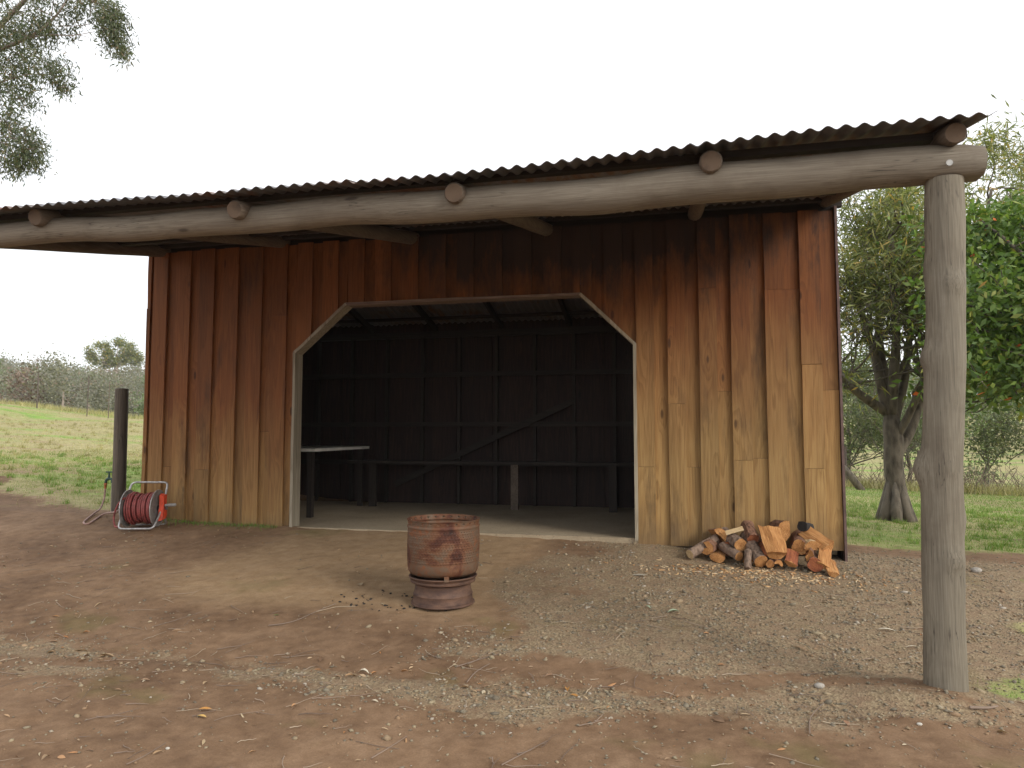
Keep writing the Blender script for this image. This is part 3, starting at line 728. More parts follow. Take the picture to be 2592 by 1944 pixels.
for a in (-1.15, 1.0, 3.1):
    b = MB(); c = Vector((DX+.278*math.cos(a), DY+.278*math.sin(a), DZ+.246)); m4 = Matrix.Translation(c) @ Matrix.Rotation(a, 4, 'Z')
    b.box(-.012, -.019, -.02, .008, .019, .022, mat=m4); b.build('lug', M['rust'], fd)
# ash and charcoal in the drum and round its foot
b = MB()
for i in range(70):
    a = random.uniform(0, 6.28); r = random.uniform(.3, .75); x, y = DX-.38+r*math.cos(a)*.8, DY-.05+r*math.sin(a)*.35; s_ = random.uniform(.003, .011)
    m4 = Matrix.Translation((x, y, g1(x, y)+s_*.3)) @ Matrix.Rotation(random.uniform(0, 6), 4, 'Z') @ Matrix.Rotation(random.uniform(0, 1), 4, 'X')
    b.box(-s_, -s_*.7, -s_*.5, s_, s_*.7, s_*.5, mat=m4)
tag(b.build('charcoal', M['char']), 'bits of black charcoal scattered beside the fire drum', 'charcoal', kind='stuff')

# ------------------------------------------------------------------ hose reel, tap, hose, old post
HY = 7.45; HC = at(362, 1287, HY); gz = g1(HC.x, HY)
HC.z = gz+.235
reel = empty('hose_reel', (HC.x, HY, gz), 'portable hose reel with aluminium frame and bright red bracket', 'hose reel')
ax = Vector((math.cos(R(16)), math.sin(R(16)), 0)); fw = Vector((ax.y, -ax.x, 0)); up = Vector((0, 0, 1))   # fw points to the camera
MR = Matrix((ax, -fw, up)).transposed().to_4x4(); MR.translation = HC       # local x = axle, y = away, z = up
def L(x, y, z): return MR @ Vector((x, y, z))
MX = MR @ Matrix.Rotation(R(90), 4, 'Y')    # local z -> axle
for s, nm in ((-1, 'flange'), (1, 'flange')):
    b = MB(); x0 = s*.175
    b.lathe([(.03, x0), (.07, x0+.006*s), (.15, x0-.004*s), (.19, x0+.004*s), (.205, x0), (.215, x0+.006), (.218, x0), (.213, x0-.006), (.2, x0-.004), (.1, x0-.008), (.03, x0-.01)], 40, mat=MX); b.build(nm, M['flange'], reel, smooth='auto')
    rm = MB(); rm.tube([MX @ Vector((.216*math.cos(a), .216*math.sin(a), x0)) for a in np.linspace(0, 2*math.pi, 41)[:-1]], .007, 6, closed=True); rm.build('flange_rim', M['alu'], reel, smooth=True)
b = MB(); b.tube([L(-.21, 0, 0), L(.21, 0, 0)], .035, 14); b.build('axle', M['blackp'], reel, smooth='auto')
b = MB(); hp = []
for layer, (r, n_t, d_) in enumerate(((.115, 12, 1), (.145, 12, -1), (.172, 11, 1))):
    N_ = n_t*22
    for i in range(N_+1):
        t = i/N_; a = t*n_t*2*math.pi; x_ = d_*(-.155+.31*t)+.004*math.sin(a*.5+layer)
        rr = r+.006*math.sin(t*23+layer*2)+(.012*math.sin(t*9) if layer == 2 else 0)
        hp.append(MX @ Vector((rr*math.cos(a*d_), rr*math.sin(a*d_), x_)))
b.tube(hp, .0115, 7); b.build('wound_hose', M['hose'], reel, smooth=True)
# bent tube frame: top handle behind, sides past the flanges, foot bar in front
def rounded(pts, r=.05, n=5):
    out = []; k = len(pts)
    for i in range(k):
        p = Vector(pts[i]); a = (Vector(pts[i-1])-p); c = (Vector(pts[(i+1) % k])-p); ra = min(r, a.length*.45); rc = min(r, c.length*.45)
        A = p+a.normalized()*ra; C_ = p+c.normalized()*rc
        for j in range(n+1):
            t = j/n; out.append(A*(1-t)**2+p*2*t*(1-t)+C_*t*t)
    return out
loop = [L(-.20, .13, .30), L(.235, .13, .30), L(.235, .0, .02), L(.215, -.20, -.222), L(-.19, -.20, -.222), L(-.225, -.02, -.02)]
b = MB(); b.tube(rounded(loop, .06), .0125, 8, closed=True); b.build('frame', M['alu'], reel, smooth=True)
loop = [L(-.22, .0, -.01), L(-.20, .17, -.222), L(.21, .17, -.222), L(.235, .0, -.01)]
pp = [loop[0]]+rounded(loop, .06)[6:-6]+[loop[-1]]
b = MB(); b.tube(pp, .0115, 8); b.build('rear_stand', M['alu'], reel, smooth=True)
b = MB()
sec = [(-.055, .155), (-.015, .175), (.05, .17), (.045, .06), (.06, -.02), (.07, -.10), (.02, -.14), (-.09, -.15), (-.07, -.06), (-.05, .03)]
n = len(sec); pts = [L(.212, y, z) for y, z in sec]+[L(.262, y*.82, z*.92) for y, z in sec]
b.poly(pts, [tuple(range(n))[::-1], tuple(range(n, 2*n))]+[(i, (i+1) % n, n+(i+1) % n, n+i) for i in range(n)]); b.build('bracket', M['redplastic'], reel)
b = MB(); b.tube([L(.26, 0, -.01), L(.285, 0, -.01), L(.29, -.03, .02), L(.29, -.06, .035)], .013, 8)
crank = b.build('crank', M['flange'], reel, smooth=True)
b = MB(); b.tube([L(.285, -.06, .04), L(.33, -.06, .04), L(.40, -.055, .042), L(.41, -.055, .042)], [.013, .019, .020, .014], 10); b.build('grip', M['flange'], crank, smooth='auto')
# old round post
PX, PY = -7.42, 8.30; pg = g1(PX, PY)
b = MB(); ps, rs = noisy_tube((PX+.02, PY, pg-.2), (PX, PY, 2.095), .088, .083, bumps=.02, seed=3); b.tube(ps, rs, 18, capmi=1)
op = b.build('timber_post', [M['old_post'], M['endgrain']], smooth='auto'); recenter(op, (PX, PY, pg)); tag(op, 'dark round timber post standing behind the garden tap', 'post')
# tap
tp = at(268, 1215, 8.28); TX, TY = tp.x, tp.y; tz = g1(TX, TY)
tap = empty('garden_tap', (TX, TY, tz), 'green metal garden tap on a thin riser beside the dark post', 'tap')
P1 = at(285, 1222, TY); b = MB(); b.tube([(P1.x, TY, tz-.1), (P1.x, TY, P1.z+.01)], .014, 8); b.build('riser_pipe', M['pipe'], tap, smooth='auto')
b = MB(); hz = P1.z
b.tube([(P1.x, TY, hz), (P1.x-.005, TY, hz+.04), (P1.x-.04, TY, hz+.055), (P1.x-.08, TY, hz+.05), (P1.x-.105, TY, hz+.03), (P1.x-.112, TY, hz-.005)], [.021, .019, .017, .021, .018, .017], 10)
b.tube([(P1.x-.06, TY, hz+.05), (P1.x-.06, TY, hz+.10), (P1.x-.06, TY, hz+.135)], [.02, .012, .009], 8); b.build('tap_body', M['brass'], tap, smooth='auto')
b = MB(); b.beam((P1.x-.105, TY, hz+.145), (P1.x-.015, TY, hz+.145), .018, .016); b.tube([(P1.x-.105, TY, hz+.138), (P1.x-.105, TY, hz+.152)], .012, 8); b.tube([(P1.x-.015, TY, hz+.138), (P1.x-.015, TY, hz+.152)], .012, 8); b.build('handle', M['brass'], tap)
b = MB(); b.tube([(P1.x-.112, TY, hz-.005), (P1.x-.112, TY, hz-.035), (P1.x-.112, TY, hz-.04), (P1.x-.114, TY, hz-.08)], [.021, .021, .016, .015], 10); hc = b.build('hose_connector', M['orangep'], tap, smooth='auto')
def catmull(pts, n=8):
    pts = [Vector(p) for p in pts]; o = []
    for i in range(len(pts)-1):
        p0 = pts[max(i-1, 0)]; p1 = pts[i]; p2 = pts[i+1]; p3 = pts[min(i+2, len(pts)-1)]
        for j in range(n):
            t = j/n; o.append(.5*((2*p1)+(-p0+p2)*t+(2*p0-5*p1+4*p2-p3)*t*t+(-p0+3*p1-3*p2+p3)*t**3))
    return o+[pts[-1]]
def on(x, y, h=.012): return Vector((x, y, g1(x, y)+h))
def gpix(px, py, h=0):
    """where a line of sight meets the ground"""
    Y = 2.0; p = at(px, py, Y)
    for k in range(4000):
        Y += .01*(1+Y*.05); p = at(px, py, Y)
        if p.z < g1(p.x, p.y): break
    return p
h0 = Vector((P1.x-.114, TY, hz-.08))
a1 = gpix(243, 1309); a2 = gpix(212, 1324); a3 = gpix(222, 1327); a4 = gpix(262, 1308)
q_ = lambda p, k: Vector((h0.x+(a2.x-h0.x)*k, h0.y+(a2.y-h0.y)*k, p))
pts = [h0, h0+Vector((.0, -.01, -.12)), q_(tz+.17, .04), q_(tz+.05, .22), q_(tz+.012, .55), on(a2.x, a2.y), on(a3.x+.03, a3.y-.01), on(a4.x, a4.y, .03), L(-.32, .05, -.04), L(-.24, .02, .08), L(-.15, .05, .185)]
b = MB(); b.tube(catmull(pts, 9), .0115, 8); ho = b.build('garden_hose', M['hose2'], smooth=True); recenter(ho, on(a2.x, a2.y, 0)); tag(ho, 'dusty red garden hose looping over the ground from the tap to the reel', 'hose')
b = MB(); b.tube(catmull([L(-.15, -.14, .14), L(-.24, -.12, .05), L(-.29, -.10, -.10), L(-.25, -.14, -.20), L(-.18, -.18, -.195)], 7), .0105, 8); b.build('hose_end', M['hose'], reel, smooth=True)

# ------------------------------------------------------------------ firewood
def log(px, py, Y, length, r, az, el, kind, label, arc=(0, 360), slots=None, roll=0, twist=0):
    """axis: az measured from the direction towards the camera, turning right; the near end face is at (px, py)"""
    c = at(px, py, Y); a = R(az); d = Vector((math.sin(a)*math.cos(R(el)), -math.cos(a)*math.cos(R(el)), math.sin(R(el))))   # points out of the near end
    rnd = random.Random(hash(label) % 99991 if False else sum(map(ord, label)))
    up_ = Vector((0, 0, 1)); x = d.cross(up_).normalized(); z = x.cross(d)
    A0, A1 = R(arc[0]+roll), R(arc[1]+roll); full = arc[1]-arc[0] >= 359
    n = 14 if full else max(5, int((arc[1]-arc[0])/22)); b = MB(); rings = 5
    jr = [1+rnd.uniform(-.09, .09) for _ in range(n+1)]; sec = []
    for i in range(n if full else n+1):
        t = A0+(A1-A0)*i/n; sec.append((math.cos(t)*r*jr[i], math.sin(t)*r*jr[i]))
    nb = len(sec)
    if not full:
        k1, k2 = sec[-1], sec[0]
        sec.append((k1[0]*.5+rnd.uniform(-.1, .1)*r, k1[1]*.5+rnd.uniform(-.1, .1)*r)); sec.append((rnd.uniform(-.12, .12)*r, rnd.uniform(-.12, .12)*r)); sec.append((k2[0]*.5+rnd.uniform(-.1, .1)*r, k2[1]*.5+rnd.uniform(-.1, .1)*r))
    m_ = len(sec); pts = []; gr_ = []
    for q in range(rings):
        t = q/(rings-1); s_ = 1+rnd.uniform(-.05, .05)
        for (u, v) in sec:
            jj = rnd.uniform(-.05, .05)*r; ej = (rnd.uniform(-.09, .09)*r if q in (0, rings-1) else 0)
            pts.append(d*(-length*t+ej)+x*(u*s_+jj)+z*(v*s_+jj*.6)); gr_.append((length*t+px*.01, u+py*.01, v))
    fs = []; ms = []
    for q in range(rings-1):
        for i in range(m_):
            fs.append((q*m_+i, q*m_+(i+1) % m_, (q+1)*m_+(i+1) % m_, (q+1)*m_+i)); ms.append(0 if (full or i < nb-1) else 1)
    fs.append(tuple(range(m_))[::-1]); ms.append(2); fs.append(tuple((rings-1)*m_+i for i in range(m_))); ms.append(2)
    b.v = [tuple(p) for p in pts]; b.f = fs; b.m = ms
    # keep it from sinking into the soil
    lo = min(p.z for p in pts)+c.z
    g_ = g1(c.x, c.y-.0)
    if lo < g_-.01: c.z += g_-.01-lo
    sl = slots or (M['bark_log'], M['split'], M['split'])
    me_name = 'firewood_log'
    o = b.build(me_name, list(sl)); o.location = c; grain(o, gr_)
    tag(o, label, 'log', 'split firewood heaped against the shed wall'); return o
def C5(x, y): return (1650+x/4.022, 1250+y/4.022)
BG, BL, SP, SR, PL, CH = M['bark_grey'], M['bark_log'], M['split'], M['splitred'], M['splitpale'], M['char']
LOGS = [
 ((385, 615), 7.42, .36, .052, -52, -22, (0, 360), 0, (BG, PL, PL), 'barked log with a broken pale end, leftmost of the woodpile'),
 ((560, 555), 7.45, .30, .070, -18, -4, (0, 300), 60, (BL, SP, SP), 'rounded orange ended log beside the leftmost barked log'),
 ((690, 430), 7.55, .28, .080, 10, 8, (20, 200), 30, (BL, SP, SP), 'bright orange half round split log at top left of the pile'),
 ((665, 625), 7.36, .30, .075, -10, -6, (0, 150), 200, (SR, SP, SP), 'orange wedge below the bright half round on the left'),
 ((905, 525), 7.42, .36, .070, 22, -10, (0, 360), 0, (BG, SP, SP), 'grey barked round log with an orange sawn face left of centre'),
 ((752, 392), 7.50, .30, .018, -78, -12, (0, 170), 0, (SP, PL, PL), 'thin flat slat of wood lying across the top of the pile'),
 ((1030, 462), 7.44, .22, .060, 12, -32, (0, 360), 0, (BL, SR, SR), 'short log with flaky reddish bark tilted on top of the pile'),
 ((890, 640), 7.33, .26, .046, 35, -14, (0, 360), 0, (BG, SP, SP), 'small grey branch piece low in the left half of the pile'),
 ((970, 620), 7.42, .24, .085, -8, 0, (0, 140), 160, (BL, SP, SP), 'orange wedge between two grey barked logs low in the pile'),
 ((1112, 690), 7.26, .42, .066, 16, -26, (0, 360), 0, (BG, SP, SP), 'long grey barked log leaning down at the middle of the pile'),
 ((1268, 610), 7.26, .46, .118, 18, -40, (20, 165), 40, (BL, SP, SP), 'biggest split log, broad orange face leaning back on the pile'),
 ((1400, 410), 7.52, .26, .125, 14, 4, (-60, 95), 0, (BL, SR, SP), 'thick wedge with a dark red side and pale round end'),
 ((1530, 330), 7.55, .20, .050, -30, 10, (0, 360), 0, (CH, CH, CH), 'blackened charred stub at the very top of the pile'),
 ((1610, 410), 7.50, .34, .120, -20, -12, (15, 165), 0, (SP, SP, SP), 'broad orange split log beneath the charred stub'),
 ((1505, 545), 7.40, .28, .074, -8, -4, (0, 360), 0, (BL, SP, SP), 'round log with orange end just right of the biggest split log'),
 ((1650, 580), 7.38, .30, .092, 4, -4, (10, 175), 0, (PL, SP, SP), 'half round log with pale top edge under the broad split log'),
 ((1560, 640), 7.30, .30, .085, -14, -4, (0, 120), 120, (BL, SP, SP), 'orange wedge lying low right of the middle of the pile'),
 ((1745, 700), 7.24, .48, .078, -2, -38, (0, 170), 10, (BL, SP, SP), 'long orange split log sloping down near the right end'),
 ((1665, 725), 7.22, .26, .066, -6, -3, (0, 360), 0, (BL, SR, SR), 'small brown red round log on the ground at right'),
 ((1840, 765), 7.20, .30, .085, 20, -6, (20, 150), 0, (SP, SP, SP), 'triangular orange wedge at the right foot of the pile'),
 ((1420, 665), 7.32, .26, .080, 4, -5, (0, 200), 200, (SR, SR, SP), 'ragged reddish chunk between the middle logs'),
 ((1205, 715), 7.24, .16, .038, -10, 0, (0, 360), 0, (BL, SP, SP), 'left one of two small orange stubs on the ground'),
 ((1290, 715), 7.24, .16, .040, 12, 0, (0, 220), 0, (BL, SP, SP), 'right one of two small orange stubs on the ground'),
 ((975, 780), 7.18, .20, .034, -8, -48, (0, 360), 0, (BG, BG, BG), 'stubby bark covered stick leaning at the front of the pile'),
 ((800, 560), 7.50, .30, .075, 0, -4, (0, 360), 0, (BL, SR, SR), 'dark red log hidden deep in the left half of the pile'),
 ((1150, 560), 7.52, .34, .085, 5, -4, (0, 360), 0, (BL, SR, SR), 'dark log underneath the biggest split log'),
 ((1560, 520), 7.62, .30, .090, 0, -4, (0, 360), 0, (BL, SR, SR), 'dark log wedged behind the right half of the pile'),
]
def billet(A, YA, B, YB, r, slots, label, th=.8, tw=0):
    """split piece from A (far end) to B (near end), its cleft face turned towards the light and the viewer's side"""
    A = at(*C5(*A), YA); B = at(*C5(*B), YB); d = (B-A).normalized(); n_ = Vector((.15, -1, .35)); n_ = (n_-d*n_.dot(d)).normalized(); n_ = Matrix.Rotation(R(tw), 3, d) @ n_; x = n_.cross(d)
    rnd = random.Random(sum(map(ord, label))); sec = [(-1, 0)]+[(-math.cos(a)*1.0, -math.sin(a)*th) for a in (.45, .95, 1.5, 2.1, 2.7)]+[(1, 0), (.45, .10), (-.1, rnd.uniform(-.04, .22)), (-.6, .05)]
    m_ = len(sec); rings = 6; pts = []; gr_ = []; Ln = (B-A).length
    for q in range(rings):
        t = q/(rings-1); s_ = 1+rnd.uniform(-.07, .07)
        for (u, v) in sec:
            ej = rnd.uniform(-.14, .14)*r if q in (0, rings-1) else 0
            pts.append(B-(B-A)*t+d*ej+x*(u*r*s_+rnd.uniform(-.04, .04)*r)+n_*(v*r+rnd.uniform(-.06, .06)*r)); gr_.append((Ln*t+r*31, u*r, v*r))
    lo = min(p.z-g1(p.x, p.y) for p in pts); dz = max(0, -.01-lo); pts = [p+Vector((0, 0, dz)) for p in pts]
    b = MB(); b.v = [tuple(p) for p in pts]
    for q in range(rings-1):
        for i in range(m_): b.f.append((q*m_+i, q*m_+(i+1) % m_, (q+1)*m_+(i+1) % m_, (q+1)*m_+i)); b.m.append(0 if i < 6 else 1)
    b.f.append(tuple(range(m_))[::-1]); b.m.append(2); b.f.append(tuple((rings-1)*m_+i for i in range(m_))); b.m.append(2)
    o = b.build('firewood_log', list(slots)); grain(o, gr_); recenter(o, B); return tag(o, label, 'log', 'split firewood heaped against the shed wall')
BIL = {
 'biggest split': ((1195, 335), 7.50, (1275, 600), 7.22, .105),
 'broad orange': ((1550, 370), 7.60, (1795, 535), 7.36, .075),
 'long orange': ((1785, 470), 7.50, (1750, 725), 7.20, .058),
 'thin flat': ((752, 398), 7.50, (930, 350), 7.50, .022),
 'triangular': ((1800, 660), 7.40, (1850, 800), 7.14, .055),
 'ragged': ((1440, 580), 7.40, (1420, 700), 7.24, .060),
}
for (cx, cy), Y, ln, r, az, el, arc, roll, slots, lab in LOGS:
    k_ = next((k for k in BIL if lab.startswith(k)), None)
    if k_: a_ = BIL[k_]; billet(*a_, slots, lab, .35 if k_ == 'thin flat' else .85); continue
    px, py = C5(cx, cy); log(px, py, Y, ln, r, az, el, None, lab, arc, slots, roll)
# wood chips and bark round the pile
N = 420; cx = RNG.normal(.75, .55, N); cy = RNG.normal(7.08, .16, N); P = np.stack([cx, cy, gh(cx, cy)+.004], -1)
cube = np.array([[-1, -1, -1], [1, -1, -1], [1, 1, -1], [-1, 1, -1], [-1, -1, 1], [1, -1, 1], [1, 1, 1], [-1, 1, 1]])*.5
cf = np.array([[3, 2, 1, 0], [4, 5, 6, 7], [0, 1, 5, 4], [1, 2, 6, 5], [2, 3, 7, 6], [3, 0, 4, 7]])
sc = np.stack([RNG.uniform(.012, .06, N), RNG.uniform(.006, .018, N), RNG.uniform(.002, .007, N)], -1)
tag(clones('wood_chips', cube, cf, P, sc, rot_zyx(RNG.uniform(0, 6.28, N), RNG.normal(0, .2, N), RNG.normal(0, .2, N)), M['chip'], False), 'pale wood chips scattered on the soil in front of the firewood', 'wood chips', kind='stuff')

# ------------------------------------------------------------------ gravel, litter, twigs
def sample(n, x0, x1, y0, y1, w):
    X = RNG.uniform(x0, x1, n*4); Y = RNG.uniform(y0, y1, n*4); k = RNG.random(n*4) < w(X, Y)
    k &= ~((X > SX0) & (X < SX1) & (Y > SYF-.03)) & (np.hypot(X-DX, Y-DY) > .27) & (np.hypot(X-1.48, Y-YB) > .13)
    return X[k][:n], Y[k][:n]
t_ = (1+5**.5)/2
ico = np.array([(-1, t_, 0), (1, t_, 0), (-1, -t_, 0), (1, -t_, 0), (0, -1, t_), (0, 1, t_), (0, -1, -t_), (0, 1, -t_), (t_, 0, -1), (t_, 0, 1), (-t_, 0, -1), (-t_, 0, 1)])/1.9
icf = np.array([(0, 11, 5), (0, 5, 1), (0, 1, 7), (0, 7, 10), (0, 10, 11), (1, 5, 9), (5, 11, 4), (11, 10, 2), (10, 7, 6), (7, 1, 8), (3, 9, 4), (3, 4, 2), (3, 2, 6), (3, 6, 8), (3, 8, 9), (4, 9, 5), (2, 4, 11), (6, 2, 10), (8, 6, 7), (9, 8, 1)])
ico = ico*RNG.uniform(.75, 1.2, ico.shape)
octv = np.array([(1, 0, 0), (0, 1, 0), (-1, 0, 0), (0, -1, 0), (0, 0, 1), (0, 0, -1)], float)*RNG.uniform(.7, 1.2, (6, 3)); octf = np.array([(0, 1, 4), (1, 2, 4), (2, 3, 4), (3, 0, 4), (1, 0, 5), (2, 1, 5), (3, 2, 5), (0, 3, 5)])
def wg(X, Y): return (.25+.95*sstep(.35, .6, fbm(X*3.1, Y*3.1, 3, 71)))* np.clip(.07+gravel_mask(X, Y)*.9-.5*tan_mask(X, Y), .015, 1)*(1-grass_mask(X, Y))*np.clip(1.5-np.hypot(X, Y)/9, .15, 1)
X, Y = sample(42000, -8, 5.5, 1.6, 9.5, wg); n = len(X)
s_ = RNG.gamma(2.2, .0021, n)+.0025; sc = np.stack([s_*RNG.uniform(.8, 1.5, n), s_, s_*RNG.uniform(.35, .7, n)], -1)
g_o = clones('gravel', octv, octf, np.stack([X, Y, gh(X, Y)+s_*.15], -1), sc, rot_zyx(RNG.uniform(0, 6.28, n), RNG.normal(0, .25, n), RNG.normal(0, .25, n)), M['pebble'], False)
tag(g_o, 'fine grey gravel pressed into the reddish soil', 'gravel', kind='stuff')
X, Y = sample(3200, -7, 5, 1.6, 8.5, wg); n = len(X)
s_ = RNG.gamma(2.0, .003, n)+.006; sc = np.stack([s_*RNG.uniform(.9, 1.6, n), s_, s_*RNG.uniform(.35, .7, n)], -1)
g_o = clones('pebbles', ico, icf, np.stack([X, Y, gh(X, Y)+s_*.1], -1), sc, rot_zyx(RNG.uniform(0, 6.28, n), RNG.normal(0, .25, n), RNG.normal(0, .25, n)), M['pebble'], True)
tag(g_o, 'larger grey and brown stones lying over the soil', 'stones', kind='stuff')
# fallen leaves: curled lens shape, 2 x 4 quads
lv = []; 
for i in range(5):
    t = i/4; w = [0.02, .75, 1, .7, .02][i]*.5
    for s in (-1, 0, 1): lv.append((t-.5, s*w, .10*math.sin(t*3.1)+.35*abs(s)*w))
lv = np.array(lv); lf_ = np.array([(i*3+j, i*3+j+1, i*3+j+4, i*3+j+3) for i in range(4) for j in range(2)])
def wl_(X, Y): return np.clip(.10+.75*np.exp(-((Y-4.15)/.22)**2)*sstep(.8, -.5, X)+.35*sstep(.5, 2, X)*sstep(5.2, 4, Y)+.15*sstep(4, 2.5, Y), 0, 1)*(1-.8*tan_mask(X, Y))*sstep(9, 6, Y)*np.clip(sstep(.38, .62, fbm(X*2.1, Y*2.1, 3, 91))*1.6+.12, 0, 1)
X, Y = sample(6500, -7, 5, 1.5, 9, wl_); n = len(X)
ln_ = .014+RNG.gamma(1.6, .012, n); sc = np.stack([ln_, ln_*RNG.uniform(.14, .42, n), ln_*RNG.uniform(.1, .9, n)], -1)
o = clones('leaf_litter', lv, lf_, np.stack([X, Y, gh(X, Y)+.005], -1), sc, rot_zyx(RNG.uniform(0, 6.28, n), RNG.normal(0, .2, n), RNG.normal(0, .5, n)), M['litter'])
tag(o, 'dry fallen leaves and bark flakes littering the soil', 'leaf litter', kind='stuff')
def twig_pts(x, y, az, ln, k=6, wob=.25):
    p = []; a = az
    for i in range(k+1):
        p.append((x, y, g1(x, y)+.006+.006*random.random())); a += random.uniform(-wob, wob); x += math.cos(a)*ln/k; y += math.sin(a)*ln/k
    return p
X, Y = sample(1000, -6.5, 4.5, 1.6, 7.5, lambda x, y: np.clip(1.25-(y-1.5)/6, .15, 1)*(1-.8*tan_mask(x, y)))
b = MB()
for x, y in zip(X, Y):
    ln_ = random.choice((.06, .09, .12, .18, .26)); r = random.uniform(.0012, .003); ps = twig_pts(x, y, random.gauss(.35, .9), ln_, 5)
    b.tube(ps, [r, r, r*.9, r*.8, r*.6, r*.4], 4)
tag(b.build('twigs', M['twig']), 'thin dry twigs strewn across the foreground soil', 'twigs', kind='stuff')
def stick(pxs, r, label, mat='twig', fork=None):
    g = [gpix(*p) for p in pxs]; ps = [(q.x, q.y, g1(q.x, q.y)+r*1.2+.003) for q in g]; ps = [tuple(p) for p in catmull(ps, 3)]
    b = MB(); b.tube(ps, [r*(1-.55*i/len(ps)) for i in range(len(ps))], 6)
    if fork:
        g = [gpix(*p) for p in fork]; b.tube([(q.x, q.y, g1(q.x, q.y)+r*1.2+.003) for q in g], r*.5, 5)
    o = b.build('stick', M[mat]); recenter(o, ps[0]); return tag(o, label, 'stick', 'longer sticks lying on the soil')
stick([(680, 1586), (740, 1578), (800, 1552), (850, 1530)], .0045, 'forked grey stick on the soil left of the fire drum', fork=[(800, 1552), (850, 1540), (900, 1538)])
stick([(1155, 1692), (1200, 1678), (1250, 1662), (1295, 1652)], .004, 'pale straight stick lying by the gravel line right below the drum')
stick([(1182, 1730), (1205, 1705), (1240, 1683)], .004, 'grey short stick angled under the pale straight one')
stick([(940, 1925), (985, 1900), (1030, 1868)], .003, 'thin pale twig slanting at the bottom left of centre', fork=[(900, 1880), (960, 1896), (1010, 1900)])
stick([(2050, 1860), (2052, 1820), (2085, 1785)], .004, 'curved twig in the foreground left of the big post')
stick([(1270, 1942), (1320, 1915), (1385, 1880)], .003, 'long thin twig at the bottom centre edge')
stick([(320, 1940), (360, 1920), (420, 1885)], .003, 'thin stick near the bottom left corner')
stick([(2455, 1798), (2500, 1800), (2525, 1795)], .009, 'thick brown stick right of the foot of the big post')
stick([(385, 1590), (440, 1575), (510, 1552)], .003, 'straw coloured stalk on the leaf strewn gravel at left', )
def leaf(px, py, ln_, wd, az, mat, label, curl=.4, name='fallen_leaf'):
    q = gpix(px, py); me = bpy.data.meshes.new(name); v = lv*np.array([ln_, wd, ln_*curl]); me.from_pydata([tuple(p) for p in v], [], [tuple(int(i) for i in f) for f in lf_])
    me.materials.append(mat); me.shade_smooth(); o = bpy.data.objects.new(name, me); COL.objects.link(o)
    o.location = (q.x, q.y, g1(q.x, q.y)+.008); o.rotation_euler = (random.uniform(-.15, .15), random.uniform(-.1, .1), R(az)); return tag(o, label, 'leaf', 'larger fallen leaves')
green = plain('fresh_green_leaf', (.12, .22, .05), .5); pgreen = plain('pale_leaf_underside', (.40, .48, .33), .6); ora = plain('orange_dead_leaf', (.42, .20, .05), .7); yel = plain('yellow_dead_leaf', (.52, .33, .10), .7); whi = plain('bleached_bark_flake', (.62, .56, .44), .8); brn = plain('brown_dead_leaf', (.30, .16, .09), .7)
leaf(1705, 1553, .10, .035, 15, pgreen, 'pale green fresh leaf, right one of the two in front of the woodpile', .8); leaf(1640, 1540, .07, .022, -50, pgreen, 'pale green fresh leaf, left one of the two in front of the woodpile', .6)
leaf(520, 1800, .075, .026, 20, ora, 'orange leaf in the left foreground, upper of a pair'); leaf(510, 1818, .07, .022, -10, yel, 'yellow leaf in the left foreground, lower of a pair')
leaf(1436, 1750, .07, .03, 100, ora, 'upright orange curled leaf in the middle foreground', 1.0); leaf(1455, 1765, .06, .022, -20, ora, 'flat orange leaf touching the curled one in the middle foreground')
leaf(700, 1560, .05, .018, 50, green, 'small green leaf on bare soil left of the fire drum'); leaf(140, 1565, .07, .02, 12, ora, 'orange brown leaf on the gravel line at far left')
leaf(920, 1708, .075, .035, 5, whi, 'crumpled pale leaf in the foreground below the fire drum', 1.2); leaf(2245, 1598, .12, .026, -12, whi, 'white bark flake on the gravel left of the big post')
leaf(2310, 1642, .09, .02, 2, whi, 'pale bark strip beside the foot of the big post'); leaf(1618, 1458, .17, .05, -15, plain('pale_stone_flake', (.40, .35, .27), .9), 'long pale flake lying on the gravel near the doorway', .1)
leaf(2143, 1835, .06, .03, 100, brn, 'brown oval leaf in the right foreground')
def stone(px, py, s, mat, label):
    q = gpix(px, py); b = MB(); b.v = [tuple(Vector(p)*Vector((1,1,1)).length/1.732) for p in (ico*np.array([s*1.2, s, s*.7]))]; b.f = [tuple(int(i) for i in f) for f in icf]; b.m = [0]*20
    o = b.build('stone', mat, smooth=True); ss = o.modifiers.new('round', 'SUBSURF'); ss.levels = 1; ss.render_levels = 1
    o.location = (q.x, q.y, g1(q.x, q.y)+s*.3); return tag(o, label, 'stone', 'single stones on the ground')
grey = plain('grey_stone', (.32, .29, .25), .85, 0, 60, .25); wst = plain('white_stone', (.46, .43, .37), .8, 0, 60, .15)
stone(2328, 1838, .015, wst, 'small white stone in the right foreground'); stone(2472, 1448, .055, grey, 'flat grey stone on the dirt right of the big post')
stone(2075, 1742, .032, grey, 'grey stone by the earth mound left of the big post'); stone(425, 1897, .012, wst, 'small white stone near the bottom left corner'); stone(1565, 1366, .035, plain('brick_bit', (.45, .16, .08), .9), 'broken bit of red brick at the right foot of the doorway')

